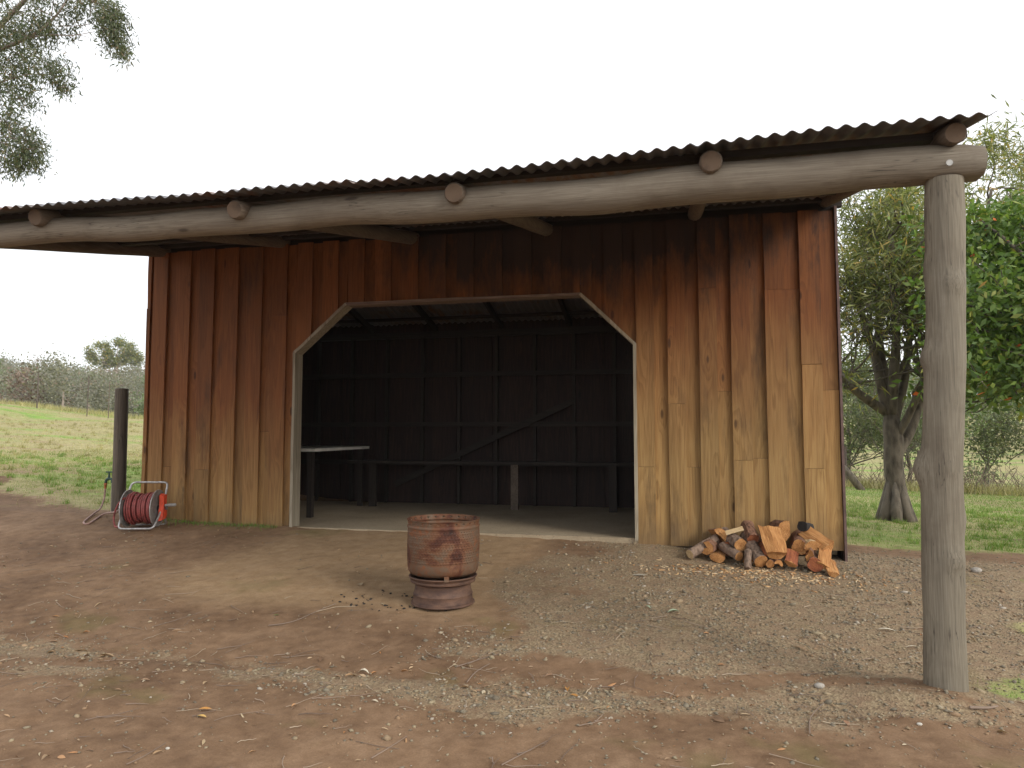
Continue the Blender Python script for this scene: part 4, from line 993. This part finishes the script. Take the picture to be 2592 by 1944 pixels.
# ------------------------------------------------------------------ grass
def blades(name, X, Y, h, w, mat, label):
    n = len(X); Z = gh(X, Y)-.005; a = RNG.uniform(0, 6.28, n); hh = h*RNG.uniform(.5, 1.3, n); dx, dy = np.cos(a)*w, np.sin(a)*w
    lx, ly = RNG.normal(0, .4, n)*hh, RNG.normal(0, .4, n)*hh; B = np.stack([X, Y, Z], -1)
    V = np.stack([B-np.stack([dx, dy, 0*dx], -1), B+np.stack([dx, dy, 0*dx], -1), B+np.stack([lx, ly, hh], -1)], 1)
    return tag(quads(name, V, mat), label, 'grass', kind='stuff')
def sg(n, x0, x1, y0, y1):
    X = RNG.uniform(x0, x1, n); Y = RNG.uniform(y0, y1, n); m_ = grass_mask(X, Y); k = (RNG.random(n) < m_**2) & ~((X > SX0-.05) & (X < SX1+.05) & (Y > SYF) & (Y < SYR+.1)); return X[k], Y[k]
X, Y = sg(90000, 1.4, 9, 4.4, 16); blades('grass', X, Y, .030, .003, M['grass'], 'short green grass beyond the big post on the right')
X, Y = sg(70000, 3, 20, 14, 27); blades('grass', X, Y, .05, .006, M['grass'], 'short green paddock grass running back to the right hand fence')
X, Y = sg(70000, -15, -6.6, 8.2, 16); k = RNG.random(len(X)) < .55; blades('grass', X[k], Y[k], .03, .0035, M['grass'], 'green grass round the tap and dark post'); blades('dry_grass', X[~k], Y[~k], .035, .003, M['drygrass'], 'straw coloured grass behind the tap')
X, Y = sg(60000, -42, -10, 14, 36); blades('dry_grass', X, Y, .045, .007, M['drygrass'], 'dry pale pasture grass on the rise at left')
def tufts(n, x0, x1, y0, y1, mat, lab, hh):
    X, Y = sg(n, x0, x1, y0, y1); X = np.repeat(X, 26)+RNG.normal(0, .035, len(X)*26); Y = np.repeat(Y, 26)+RNG.normal(0, .035, len(X)); blades('grass_tufts', X, Y, hh, .0045, mat, lab)
tufts(700, 1.8, 9, 8, 18, M['grass'], 'taller grass tufts dotted over the right hand lawn', .085); tufts(900, -30, -7, 9, 26, M['drygrass'], 'straw coloured tufts dotted over the left hand pasture', .10); tufts(500, -16, -6.8, 8.6, 14, M['grass'], 'lush green tufts behind the garden tap', .08)
# weeds along the foot of the left wall
X = RNG.uniform(-6.6, -4.7, 900); Y = 7.83-RNG.gamma(1.2, .04, 900); blades('weeds', X, Y, .045, .003, M['grass'], 'thin weeds along the foot of the left wall boards')
X = RNG.uniform(1.8, 15, 5000); Y = 26+RNG.normal(0, .5, 5000)-(X-7)*.08; blades('dry_grass', X, Y, .35, .012, M['drygrass'], 'tall dry grass along the right hand fence')
X = RNG.uniform(-45, -12, 9000); Y = 33+RNG.normal(0, 1.0, 9000); blades('dry_grass', X, Y, .28, .012, M['drygrass'], 'tall dry grass along the left hand fence')

# ------------------------------------------------------------------ trees
def leaf_quads(P, ln_, wd, droop=.3, dirs=None):
    """P (N,3): one pointed leaf each"""
    n = len(P); d = RNG.normal(0, 1, (n, 3)); 
    if dirs is not None: d = d*.6+dirs
    d[:, 2] -= droop*1.5; d /= np.linalg.norm(d, axis=1)[:, None]
    u = np.cross(d, RNG.normal(0, 1, (n, 3))); u /= np.linalg.norm(u, axis=1)[:, None]
    L_ = (ln_*RNG.uniform(.6, 1.35, n))[:, None]; w = (wd*RNG.uniform(.7, 1.3, n))[:, None]
    return np.stack([P, P+d*L_*.4+u*w*.5, P+d*L_, P+d*L_*.4-u*w*.5], 1)
def grow(b, p, d, ln_, r, depth, tips, spread=.55, upw=.15, ratio=.72, kids=3, seg=5, nseg=6, wob=.16, allpts=None):
    ps = [p.copy()]; rs = [r]; q = p.copy(); dd = d.normalized()
    for i in range(seg):
        dd = (dd+Vector((random.gauss(0, wob), random.gauss(0, wob), random.gauss(0, wob)+upw*.3))).normalized(); q = q+dd*ln_/seg; ps.append(q.copy()); rs.append(r*(1-.45*(i+1)/seg))
    b.tube(ps, rs, nseg if depth > 1 else 4, cap=False)
    if depth <= 1: tips += ps[1:]
    if allpts is not None and depth <= 2: allpts += ps
    if depth == 0: return
    for k in range(kids):
        i = random.randint(2, seg); base = ps[i] if k else ps[-1]
        nd = (dd+Vector((random.gauss(0, spread), random.gauss(0, spread), random.gauss(0, spread*.8)+upw))).normalized()
        grow(b, base, nd, ln_*ratio*random.uniform(.75, 1.15), rs[i]*.72 if k else rs[-1]*.95, depth-1, tips, spread, upw, ratio, kids, seg, nseg, wob, allpts)
def leaves_on(tips, per, rad, ln_, wd, droop):
    T = np.array([tuple(t) for t in tips]); P = np.repeat(T, per, 0)+RNG.normal(0, rad, (len(T)*per, 3)); return leaf_quads(P, ln_, wd, droop)

# the wattle behind the shed
WB = at(2268, 1305, 13.5); wz = g1(WB.x, WB.y)
wt = empty('wattle_tree', (WB.x, WB.y, wz), 'many stemmed tree with narrow olive leaves between shed and big post', 'tree')
b = MB(); tips = []
def V5(px, py, dy=0): return at(px, py, 13.5+dy)
b.tube(catmull([(WB.x, WB.y, wz-.1), V5(2272, 1260), V5(2262, 1180), V5(2262, 1110), V5(2250, 1035)], 4), [.23]+[.18]*3+[.155]*10+[.14, .10, .04], 14, jit=.05)
for a in range(7):   # root flare
    an = a*.9; b.tube([(WB.x+math.cos(an)*.10, WB.y+math.sin(an)*.10, wz+.75), (WB.x+math.cos(an)*.17, WB.y+math.sin(an)*.17, wz+.20), (WB.x+math.cos(an)*.29, WB.y+math.sin(an)*.29, wz-.10)], [.02, .10, .08], 9)
limbs = [([(2248, 1050), (2232, 980), (2215, 900), (2190, 820), (2165, 740)], .105, 0),
         ([(2248, 1050), (2240, 960), (2225, 860), (2222, 760), (2210, 640)], .09, .3),
         ([(2255, 1050), (2262, 950), (2268, 850), (2262, 740), (2255, 600)], .10, -.3),
         ([(2265, 1060), (2290, 960), (2300, 870), (2320, 770), (2335, 640)], .08, .5),
         ([(2262, 1120), (2300, 1050), (2340, 960), (2380, 860), (2420, 740)], .075, -.4),
         ([(2268, 1150), (2300, 1100), (2322, 1040), (2345, 960), (2350, 860)], .10, .2),
         ([(2240, 1040), (2200, 1015), (2160, 985), (2125, 950), (2080, 905)], .09, -.3),
         ([(2250, 1000), (2300, 900), (2400, 780), (2470, 640), (2510, 480)], .065, .8)]
for pts, r0, dy in limbs:
    pp = [V5(x, y, dy*i/2) for i, (x, y) in enumerate(pts)]; cp = catmull(pp, 4); n = len(cp)
    b.tube(cp, [r0*(1-.62*i/n) for i in range(n)], 9, jit=.04)
    for k in range(11):
        i = random.randint(n//2, n-1); d = Vector((random.gauss(0, .6), random.gauss(0, .6), random.uniform(0, .8)))
        grow(b, Vector(cp[i]), d, random.uniform(.7, 1.2), r0*.26, 2, tips, kids=3, upw=.08, ratio=.68)
b.build('trunk', M['bark'], wt, smooth=True)
T = np.array([tuple(t) for t in tips]); zl, zh = at(2250, 880, 13.5).z, at(2250, 600, 13.5).z; sel = RNG.random(len(T)) < (.09+.72*sstep(zl, zh, T[:, 2]))
Q = leaves_on([t for t, s in zip(tips, sel) if s], 11, .17, .18, .026, .25)
print('wattle tips', len(tips), 'leaves', len(Q))
quads('crown', Q, M['leaf_wattle'], wt)

def free_tree(name, x, y, h, trunk_r, crown_r, mat, label, nleaf, ls, lw, base=.35, limbs_n=7, depth=2, bark='bark', droop=.25, lean=(0, 0), cat='tree', group=None, rad=.22, per=None):
    z = g1(x, y); e = empty(name, (x, y, z), label, cat, group); b = MB(); tips = []
    top = Vector((x+lean[0], y+lean[1], z+h*.8)); n = 9
    tp_ = [Vector((x, y, z-.1)).lerp(top, i/(n-1))+Vector((random.gauss(0, h*.012), random.gauss(0, h*.012), 0)) for i in range(n)]
    b.tube(tp_, [trunk_r*(1-.75*i/n) for i in range(n)], 9, jit=.05)
    for k in range(limbs_n):
        t = base+(1-base)*random.random(); i = min(int(t*(n-1)), n-2); p = tp_[i].lerp(tp_[i+1], t*(n-1)-i)
        a = k*2.4+random.uniform(-.5, .5); d = Vector((math.cos(a), math.sin(a), random.uniform(.3, 1.0)))
        grow(b, p, d, crown_r*random.uniform(.45, .75), trunk_r*.32*(1.2-t*.5), depth, tips, kids=3, upw=.12, ratio=.66, seg=4, nseg=5)
    b.build('trunk', M[bark], e, smooth=True)
    if nleaf:
        T = np.array([tuple(t) for t in tips]); P = T[RNG.integers(0, len(T), nleaf)]+RNG.normal(0, rad, (nleaf, 3)); quads('crown', leaf_quads(P, ls, lw, droop), M[mat], e)
    return e
# tall pale wattle behind, spreading to the right edge
free_tree('wattle_tree', 11.2, 18.5, 9.8, .22, 4.6, 'leaf_wattle', 'tall airy wattle with yellow green leaves rising behind the big post', 26000, .22, .028, base=.15, limbs_n=20, rad=.25)
# dark green broadleaf at the right edge, trunk just outside the frame
bt = empty('broadleaf_tree', (5.7, 10.7, g1(5.7, 10.7)), 'glossy green tree with a few orange leaves at the right edge', 'tree')
b = MB(); tips = []; bz = g1(5.7, 10.7); root = Vector((5.7, 10.7, bz))
b.tube([root-Vector((0, 0, .1)), root+Vector((-.05, 0, .8)), root+Vector((.05, .05, 1.8)), root+Vector((0, 0, 3.2)), root+Vector((.1, .1, 4.6))], [.2, .16, .14, .1, .05], 10, jit=.05)
for k in range(24):
    h_ = random.uniform(2.2, 3.7); a = random.uniform(1.7, 4.6) if k < 16 else random.uniform(0, 6.28)
    grow(b, root+Vector((0, 0, h_)), Vector((math.cos(a), math.sin(a), random.uniform(-.1, .45))), random.uniform(.9, 1.45), .045, 2, tips, kids=3, upw=.02, ratio=.68)
b.build('trunk', M['bark'], bt, smooth=True)
T = np.array([tuple(t) for t in tips]); P = T[RNG.integers(0, len(T), 34000)]+RNG.normal(0, .2, (34000, 3)); P = P[(P[:, 2] < 4.7+.5*vnoise(P[:, 0]*2, P[:, 1]*2)) & (P[:, 2] > 2.1-.5*vnoise(P[:, 0]*2, P[:, 1]*2))]; quads('crown', leaf_quads(P, .12, .052, .2), M['leaf_broad'], bt)
# shrubs and trees past the right hand fence
k = 0
for (x, y, h, cr_, nl, mt, lab) in (
    (6.2, 28.5, 3.6, 2.6, 9000, 'leaf_shrub', 'dull green bush beyond the fence left of the tree trunk'),
    (8.6, 30, 4.2, 2.6, 9000, 'leaf_fargreen', 'fresh green bush beyond the fence right of the tree trunk'),
    (12.4, 33, 3.4, 2.4, 6000, 'leaf_shrub', 'low grey green bush beyond the fence right of the big post'),
    (16.4, 31, 3.6, 2.2, 6000, 'leaf_fargreen', 'rounded bush beyond the fence at the right edge'),
    (19.5, 40, 5.5, 3, 7000, 'leaf_shrub', 'taller tree far beyond the fence at the right edge'),
    (9.5, 46, 6.5, 3.6, 8000, 'leaf_shrub', 'distant bushy tree seen between the stems behind the shed')):
    free_tree('bush', x, y, h, .09, cr_, mt, lab, nl, .16, .06, base=.1, limbs_n=13, rad=.3, cat='bush', group='bushes beyond the right hand fence')
free_tree('bare_bush', 12.6, 25.5, 2.6, .06, 2.4, None, 'leafless grey bush with spreading branches right of the big post', 0, 0, 0, base=.08, limbs_n=16, depth=3, cat='bush')
free_tree('bare_bush', 7.0, 25.9, 2.4, .05, 2.0, None, 'leafless scrub seen just right of the shed corner', 0, 0, 0, base=.08, limbs_n=14, depth=3, cat='bush')
# low twiggy scrub along the fence
b = MB()
for i in range(900):
    x = random.uniform(4, 24); y = 27.2+random.gauss(0, .7)-(x-7)*.05; z = g1(x, y) if i % 9 == 0 else z
    a = random.uniform(0, 6.28); p = Vector((x, y, z)); d = Vector((math.cos(a)*.7, math.sin(a)*.7, 1)); ps = [p]
    for j in range(3): d += Vector((random.gauss(0, .35), random.gauss(0, .35), 0)); p = p+d.normalized()*random.uniform(.2, .5); ps.append(p)
    b.tube(ps, [.012, .010, .007, .004], 3, cap=False)
tag(b.build('scrub', M['twig']), 'grey leafless scrub massed along the right hand fence', 'scrub', kind='stuff')
# fallen log by the fence
q = at(2150, 1205, 23.5); b = MB(); b.tube([q+Vector((-.3, 0, .45)), q+Vector((0, 0, .05)), q+Vector((.35, 0, -.45))], [.06, .10, .12], 8, jit=.1); fo = b.build('fallen_log', M['bark'], smooth=True); recenter(fo, q); tag(fo, 'dark broken trunk leaning near the fence just right of the shed corner', 'log')

# gum branches at the top left: a tree just outside the frame
GT = (-13.4, 9.6); gz_ = g1(*GT)
gum = empty('gum_tree', (GT[0], GT[1], gz_), 'gum tree whose leafy branches hang into the top left corner', 'tree')
b = MB(); b.tube([(GT[0], GT[1], gz_-.1), (GT[0]+.1, GT[1], 2.5), (GT[0]-.1, GT[1], 5), (GT[0]+.2, GT[1], 8), (GT[0]+.4, GT[1], 11)], [.38, .30, .26, .2, .1], 14, jit=.03)
GY_ = 9.6
def G(px, py, dy=0): return at(px, py, GY_+dy)
clusters = [((40, 30), 85, 60, 900), ((130, 40), 60, 45, 600), ((60, 90), 70, 40, 700), ((-20, 90), 70, 70, 700), ((230, 10), 60, 22, 420), ((180, -20), 90, 30, 500), ((280, 45), 32, 38, 520), ((290, 95), 28, 38, 420), ((312, 130), 20, 18, 130), ((285, 75), 30, 50, 200),
            ((100, 150), 40, 22, 200), ((150, 180), 32, 30, 330), ((125, 200), 50, 22, 220), ((155, 222), 18, 16, 70), ((20, 150), 45, 35, 420), ((30, 200), 42, 42, 560), ((60, 250), 30, 22, 190), ((0, 230), 40, 30, 260),
            ((20, 310), 42, 30, 480), ((60, 350), 40, 30, 420), ((90, 375), 26, 22, 240), ((40, 395), 45, 28, 460), ((75, 405), 30, 22, 220), ((0, 360), 45, 45, 450), ((50, 430), 22, 10, 60), ((10, 425), 20, 10, 60)]
LQ = []
for (cxy, rx, ry, n) in clusters:
    n = int(n*1.7); p0 = G(*cxy); sx = rx/FPX*math.hypot(p0.x, p0.y); sz = ry/FPX*math.hypot(p0.x, p0.y)
    m_ = max(4, n//16); cen = RNG.normal(0, 1, (m_, 3)); cen /= np.maximum(1, np.linalg.norm(cen, axis=1)[:, None]/1.35)
    c = np.array(p0)[None]+cen*np.array([sx*.62, sx*.7, sz*.62])
    P = c[RNG.integers(0, m_, n)]+RNG.normal(0, .075, (n, 3))+np.stack([np.zeros(n), np.zeros(n), -np.abs(RNG.normal(0, .03, n))], -1)
    LQ.append(leaf_quads(P, .095, .019, .75))
    for j in range(5): b.tube([p0, p0+Vector(cen[j % m_])*.5*sx, Vector(c[j % m_])], [.008, .006, .003], 4, cap=False)
quads('crown', np.concatenate(LQ), M['leaf_gum'], gum)
hub = Vector((GT[0], GT[1], 6.4))
for pts, r in (([(-120, 180), (0, 125), (60, 100), (110, 70), (150, 30), (175, -10)], .045), ([(60, 100), (120, 88), (180, 90), (240, 80)], .014), ([(150, 65), (190, 66), (240, 58)], .009), ([(200, 88), (235, 98)], .006), ([(-150, 260), (-40, 225), (60, 190), (140, 190)], .02), ([(-140, 380), (-50, 350), (40, 350), (90, 375)], .022), ([(-150, 330), (-60, 250), (20, 230)], .02), ([(110, -60), (200, -10), (270, 20), (290, 60)], .02)):
    pp = [G(*p) for p in pts]
    if pts[0][0] < -100: pp = [Vector((GT[0], GT[1], pp[0].z-.8))]+pp; 
    cp = catmull(pp, 4); b.tube(cp, [r*(.9-.65*i/len(cp)) for i in range(len(cp))], 6, cap=False)
pp = [G(175, -10), G(120, -60), Vector((GT[0], GT[1], 6.9))]; b.tube(pp, [.03, .035, .06], 6)
b.build('trunk', M['bark_pale'], gum, smooth=True)
T_ = []
for i in range(24):                       # the rest of the crown above the frame
    a = random.uniform(0, 6.28); rr = random.uniform(.5, 3.2); T_.append((GT[0]+math.cos(a)*rr*.8-1.2, GT[1]+math.sin(a)*rr, random.uniform(8.2, 11.5)))
T_ = np.array(T_); P = T_[RNG.integers(0, 24, 5000)]+RNG.normal(0, .45, (5000, 3)); quads('upper_crown', leaf_quads(P, .11, .03, .7), M['leaf_gum'], gum)

# ------------------------------------------------------------------ fences
def fence(name, pts, wires, h, r, label, dark=1):
    e = empty(name, (pts[0][0], pts[0][1], g1(*pts[0])), label, 'fence'); P = []
    for i, (x, y) in enumerate(pts):
        z = g1(x, y); P.append((x, y, z)); b = MB(); hh = h*(1+random.uniform(-.06, .06)); b.tube([(x, y, z-.1), (x+random.uniform(-.03, .03), y, z+hh)], r*(1.5 if i % 3 == 1 else 1), 7); b.build('fence_post', M['star'] if i % 3 else M['old_post'], e)
    for wz_ in wires:
        b = MB(); b.tube([(x, y-.03, z+h*wz_) for x, y, z in P], .0025, 4, cap=False); b.build('wire', M['wire'], e)
    return e
lf = [at(-200, 1000, 31), at(95, 1000, 31), at(222, 1000, 30), at(276, 1000, 29.5), at(420, 1000, 29), at(600, 1000, 28)]
fence('wire_fence', [(p.x, p.y) for p in lf], (.2, .4, .6, .8, .95), 1.95, .022, 'tall wire fence with dark posts across the rise at left')
rf = [(3.2, 26.4), (5.6, 26.3)]+[(at(2327, 1200, 26).x, 26)]+[(12.3, 25.7), (16.2, 25.4), (20.5, 25.0), (25, 24.6)]
fence('wire_fence', rf, (.25, .5, .75, .95), 1.35, .035, 'low wire fence with thin posts beyond the right hand grass')

# ------------------------------------------------------------------ far woods
def clump_tree(x, y, h, rw, n, s):
    z = g1(x, y); m_ = max(5, int(h*1.0)); c = RNG.normal(0, 1, (m_, 3)); c /= np.maximum(1, np.linalg.norm(c, axis=1)[:, None])
    c = c*np.array([rw*.8, rw*.8, h*.30])+np.array([x, y, z+h*.62]); P = c[RNG.integers(0, m_, n)]+RNG.normal(0, rw*.26, (n, 3)); d = RNG.normal(0, 1, (n, 3)); d /= np.linalg.norm(d, axis=1)[:, None]
    u = np.cross(d, RNG.normal(0, 1, (n, 3))); u /= np.linalg.norm(u, axis=1)[:, None]; sz = (s*RNG.uniform(.5, 1.3, n))[:, None]
    return np.stack([P-d*sz, P-u*sz*.7, P+d*sz, P+u*sz*.7], 1)
Q = {'leaf_far': [], 'leaf_fargreen': [], 'leaf_dead': []}; tr = MB()
for i in range(470):
    seen = i < 330
    A = R(random.uniform(-53, -38.5)) if seen else R(random.choice((random.uniform(-68, -53), random.uniform(-38.5, -30))))
    D = random.uniform(62, 225); x, y = math.sin(A)*D, math.cos(A)*D; h = random.uniform(5.5, 10)*(.7 if D < 90 else 1)
    kind = 'leaf_fargreen' if random.random() < .2 and D < 120 else ('leaf_dead' if random.random() < .13 else 'leaf_far')
    Q[kind].append(clump_tree(x, y, h, h*.32, int((1250 if seen else 300)*(1.35-D/250)), (.11 if D < 110 else .16) if seen else .34)); z = g1(x, y)
    if D < 150: tr.tube([(x, y, z), (x+random.uniform(-.3, .3), y, z+h*.6)], [.16, .07], 4, cap=False)
for i in range(150):
    A = R(random.uniform(6, 36)); D = random.uniform(70, 230); x, y = math.sin(A)*D, math.cos(A)*D
    if D < 130 and random.random() < .6: continue
    h = random.uniform(5, 10); Q['leaf_far' if i % 3 else 'leaf_fargreen'].append(clump_tree(x, y, h, h*.3, 260, .42))
for k, (kind, lab) in enumerate((('leaf_far', 'grey green eucalypt woodland covering the far slopes'), ('leaf_fargreen', 'fresher green trees scattered through the far woodland'), ('leaf_dead', 'brownish dry trees scattered through the far woodland'))):
    tag(quads('woodland', np.concatenate(Q[kind]), M[kind]), lab, 'woodland', kind='stuff')
tag(tr.build('woodland_trunks', M['bark_pale']), 'pale trunks of the far woodland', 'tree trunks', kind='stuff')
# the lone big tree above the ridge
def ridge_tree(px, pyt, pyb, D, halfw, n, label, mat='leaf_wattle'):
    A = at(px, 1000, 10); k = D/math.hypot(A.x, A.y); x, y = A.x*k, A.y*k; z = g1(x, y)
    top = at(px, pyt, y).z; bot = at(px, pyb, y).z; e = empty('ridge_tree', (x, y, z), label, 'tree'); rw = halfw/FPX*D*1.05; b = MB()
    b.tube([(x, y, z), (x+.3, y, bot), (x+.2, y, bot+(top-bot)*.5)], [.5, .35, .12], 6, cap=False)
    m_ = 26; c = []
    while len(c) < m_:
        a, w = random.uniform(-1, 1), random.uniform(-.9, 1)
        if a*a*(1.0 if w < 0 else 1)+w*w < 1: c.append((x+a*rw*.85*math.cos(math.atan2(-x, y)), y+random.uniform(-1, 1)*rw*.5+a*rw*.85*math.sin(math.atan2(-x, y)), (top+bot)/2+w*(top-bot)/2*.88))
    for q in c: b.tube([(x+.25, y, bot+(q[2]-bot)*.3), q], [.12, .04], 4, cap=False)
    b.build('trunk', M['bark_pale'], e)
    c = np.array(c); P = c[RNG.integers(0, m_, n)]+RNG.normal(0, rw*.13, (n, 3)); d = RNG.normal(0, 1, (n, 3)); d /= np.linalg.norm(d, axis=1)[:, None]; u = np.cross(d, RNG.normal(0, 1, (n, 3))); u /= np.linalg.norm(u, axis=1)[:, None]; sz = RNG.uniform(.08, .20, n)[:, None]
    quads('crown', np.stack([P-d*sz, P-u*sz*.6, P+d*sz, P+u*sz*.6], 1), M[mat], e)
ridge_tree(288, 858, 935, 150, 44, 11000, 'big round headed gum tree rising above the wooded ridge')
hz_ = MB(); hz_.box(gx[0]-5, gy[0]-5, float(GZ.min())-1, gx[-1]+5, gy[-1]+5, 42); hzm = NT('haze_air'); hzm.t.nodes.remove(hzm.bsdf); pv = hzm.t.nodes.new('ShaderNodeVolumePrincipled')
pv.inputs['Color'].default_value = (.97, .98, 1, 1); pv.inputs['Density'].default_value = .00045; pv.inputs['Anisotropy'].default_value = 0; hzm.t.links.new(pv.outputs[0], hzm.out.inputs['Volume'])
ho_ = hz_.build('haze', hzm.mat); tag(ho_, 'thin pale haze in the air over the paddocks and woods', 'haze', kind='stuff')
print('highest', max((o.matrix_world @ Vector(c)).z for o in bpy.data.objects if o.type == 'MESH' and o.name != 'haze' for c in o.bound_box), gx[0], gx[-1], gy[-1], GZ.min())
print('done tris', sum(len(o.data.polygons) for o in bpy.data.objects if o.type == 'MESH'))
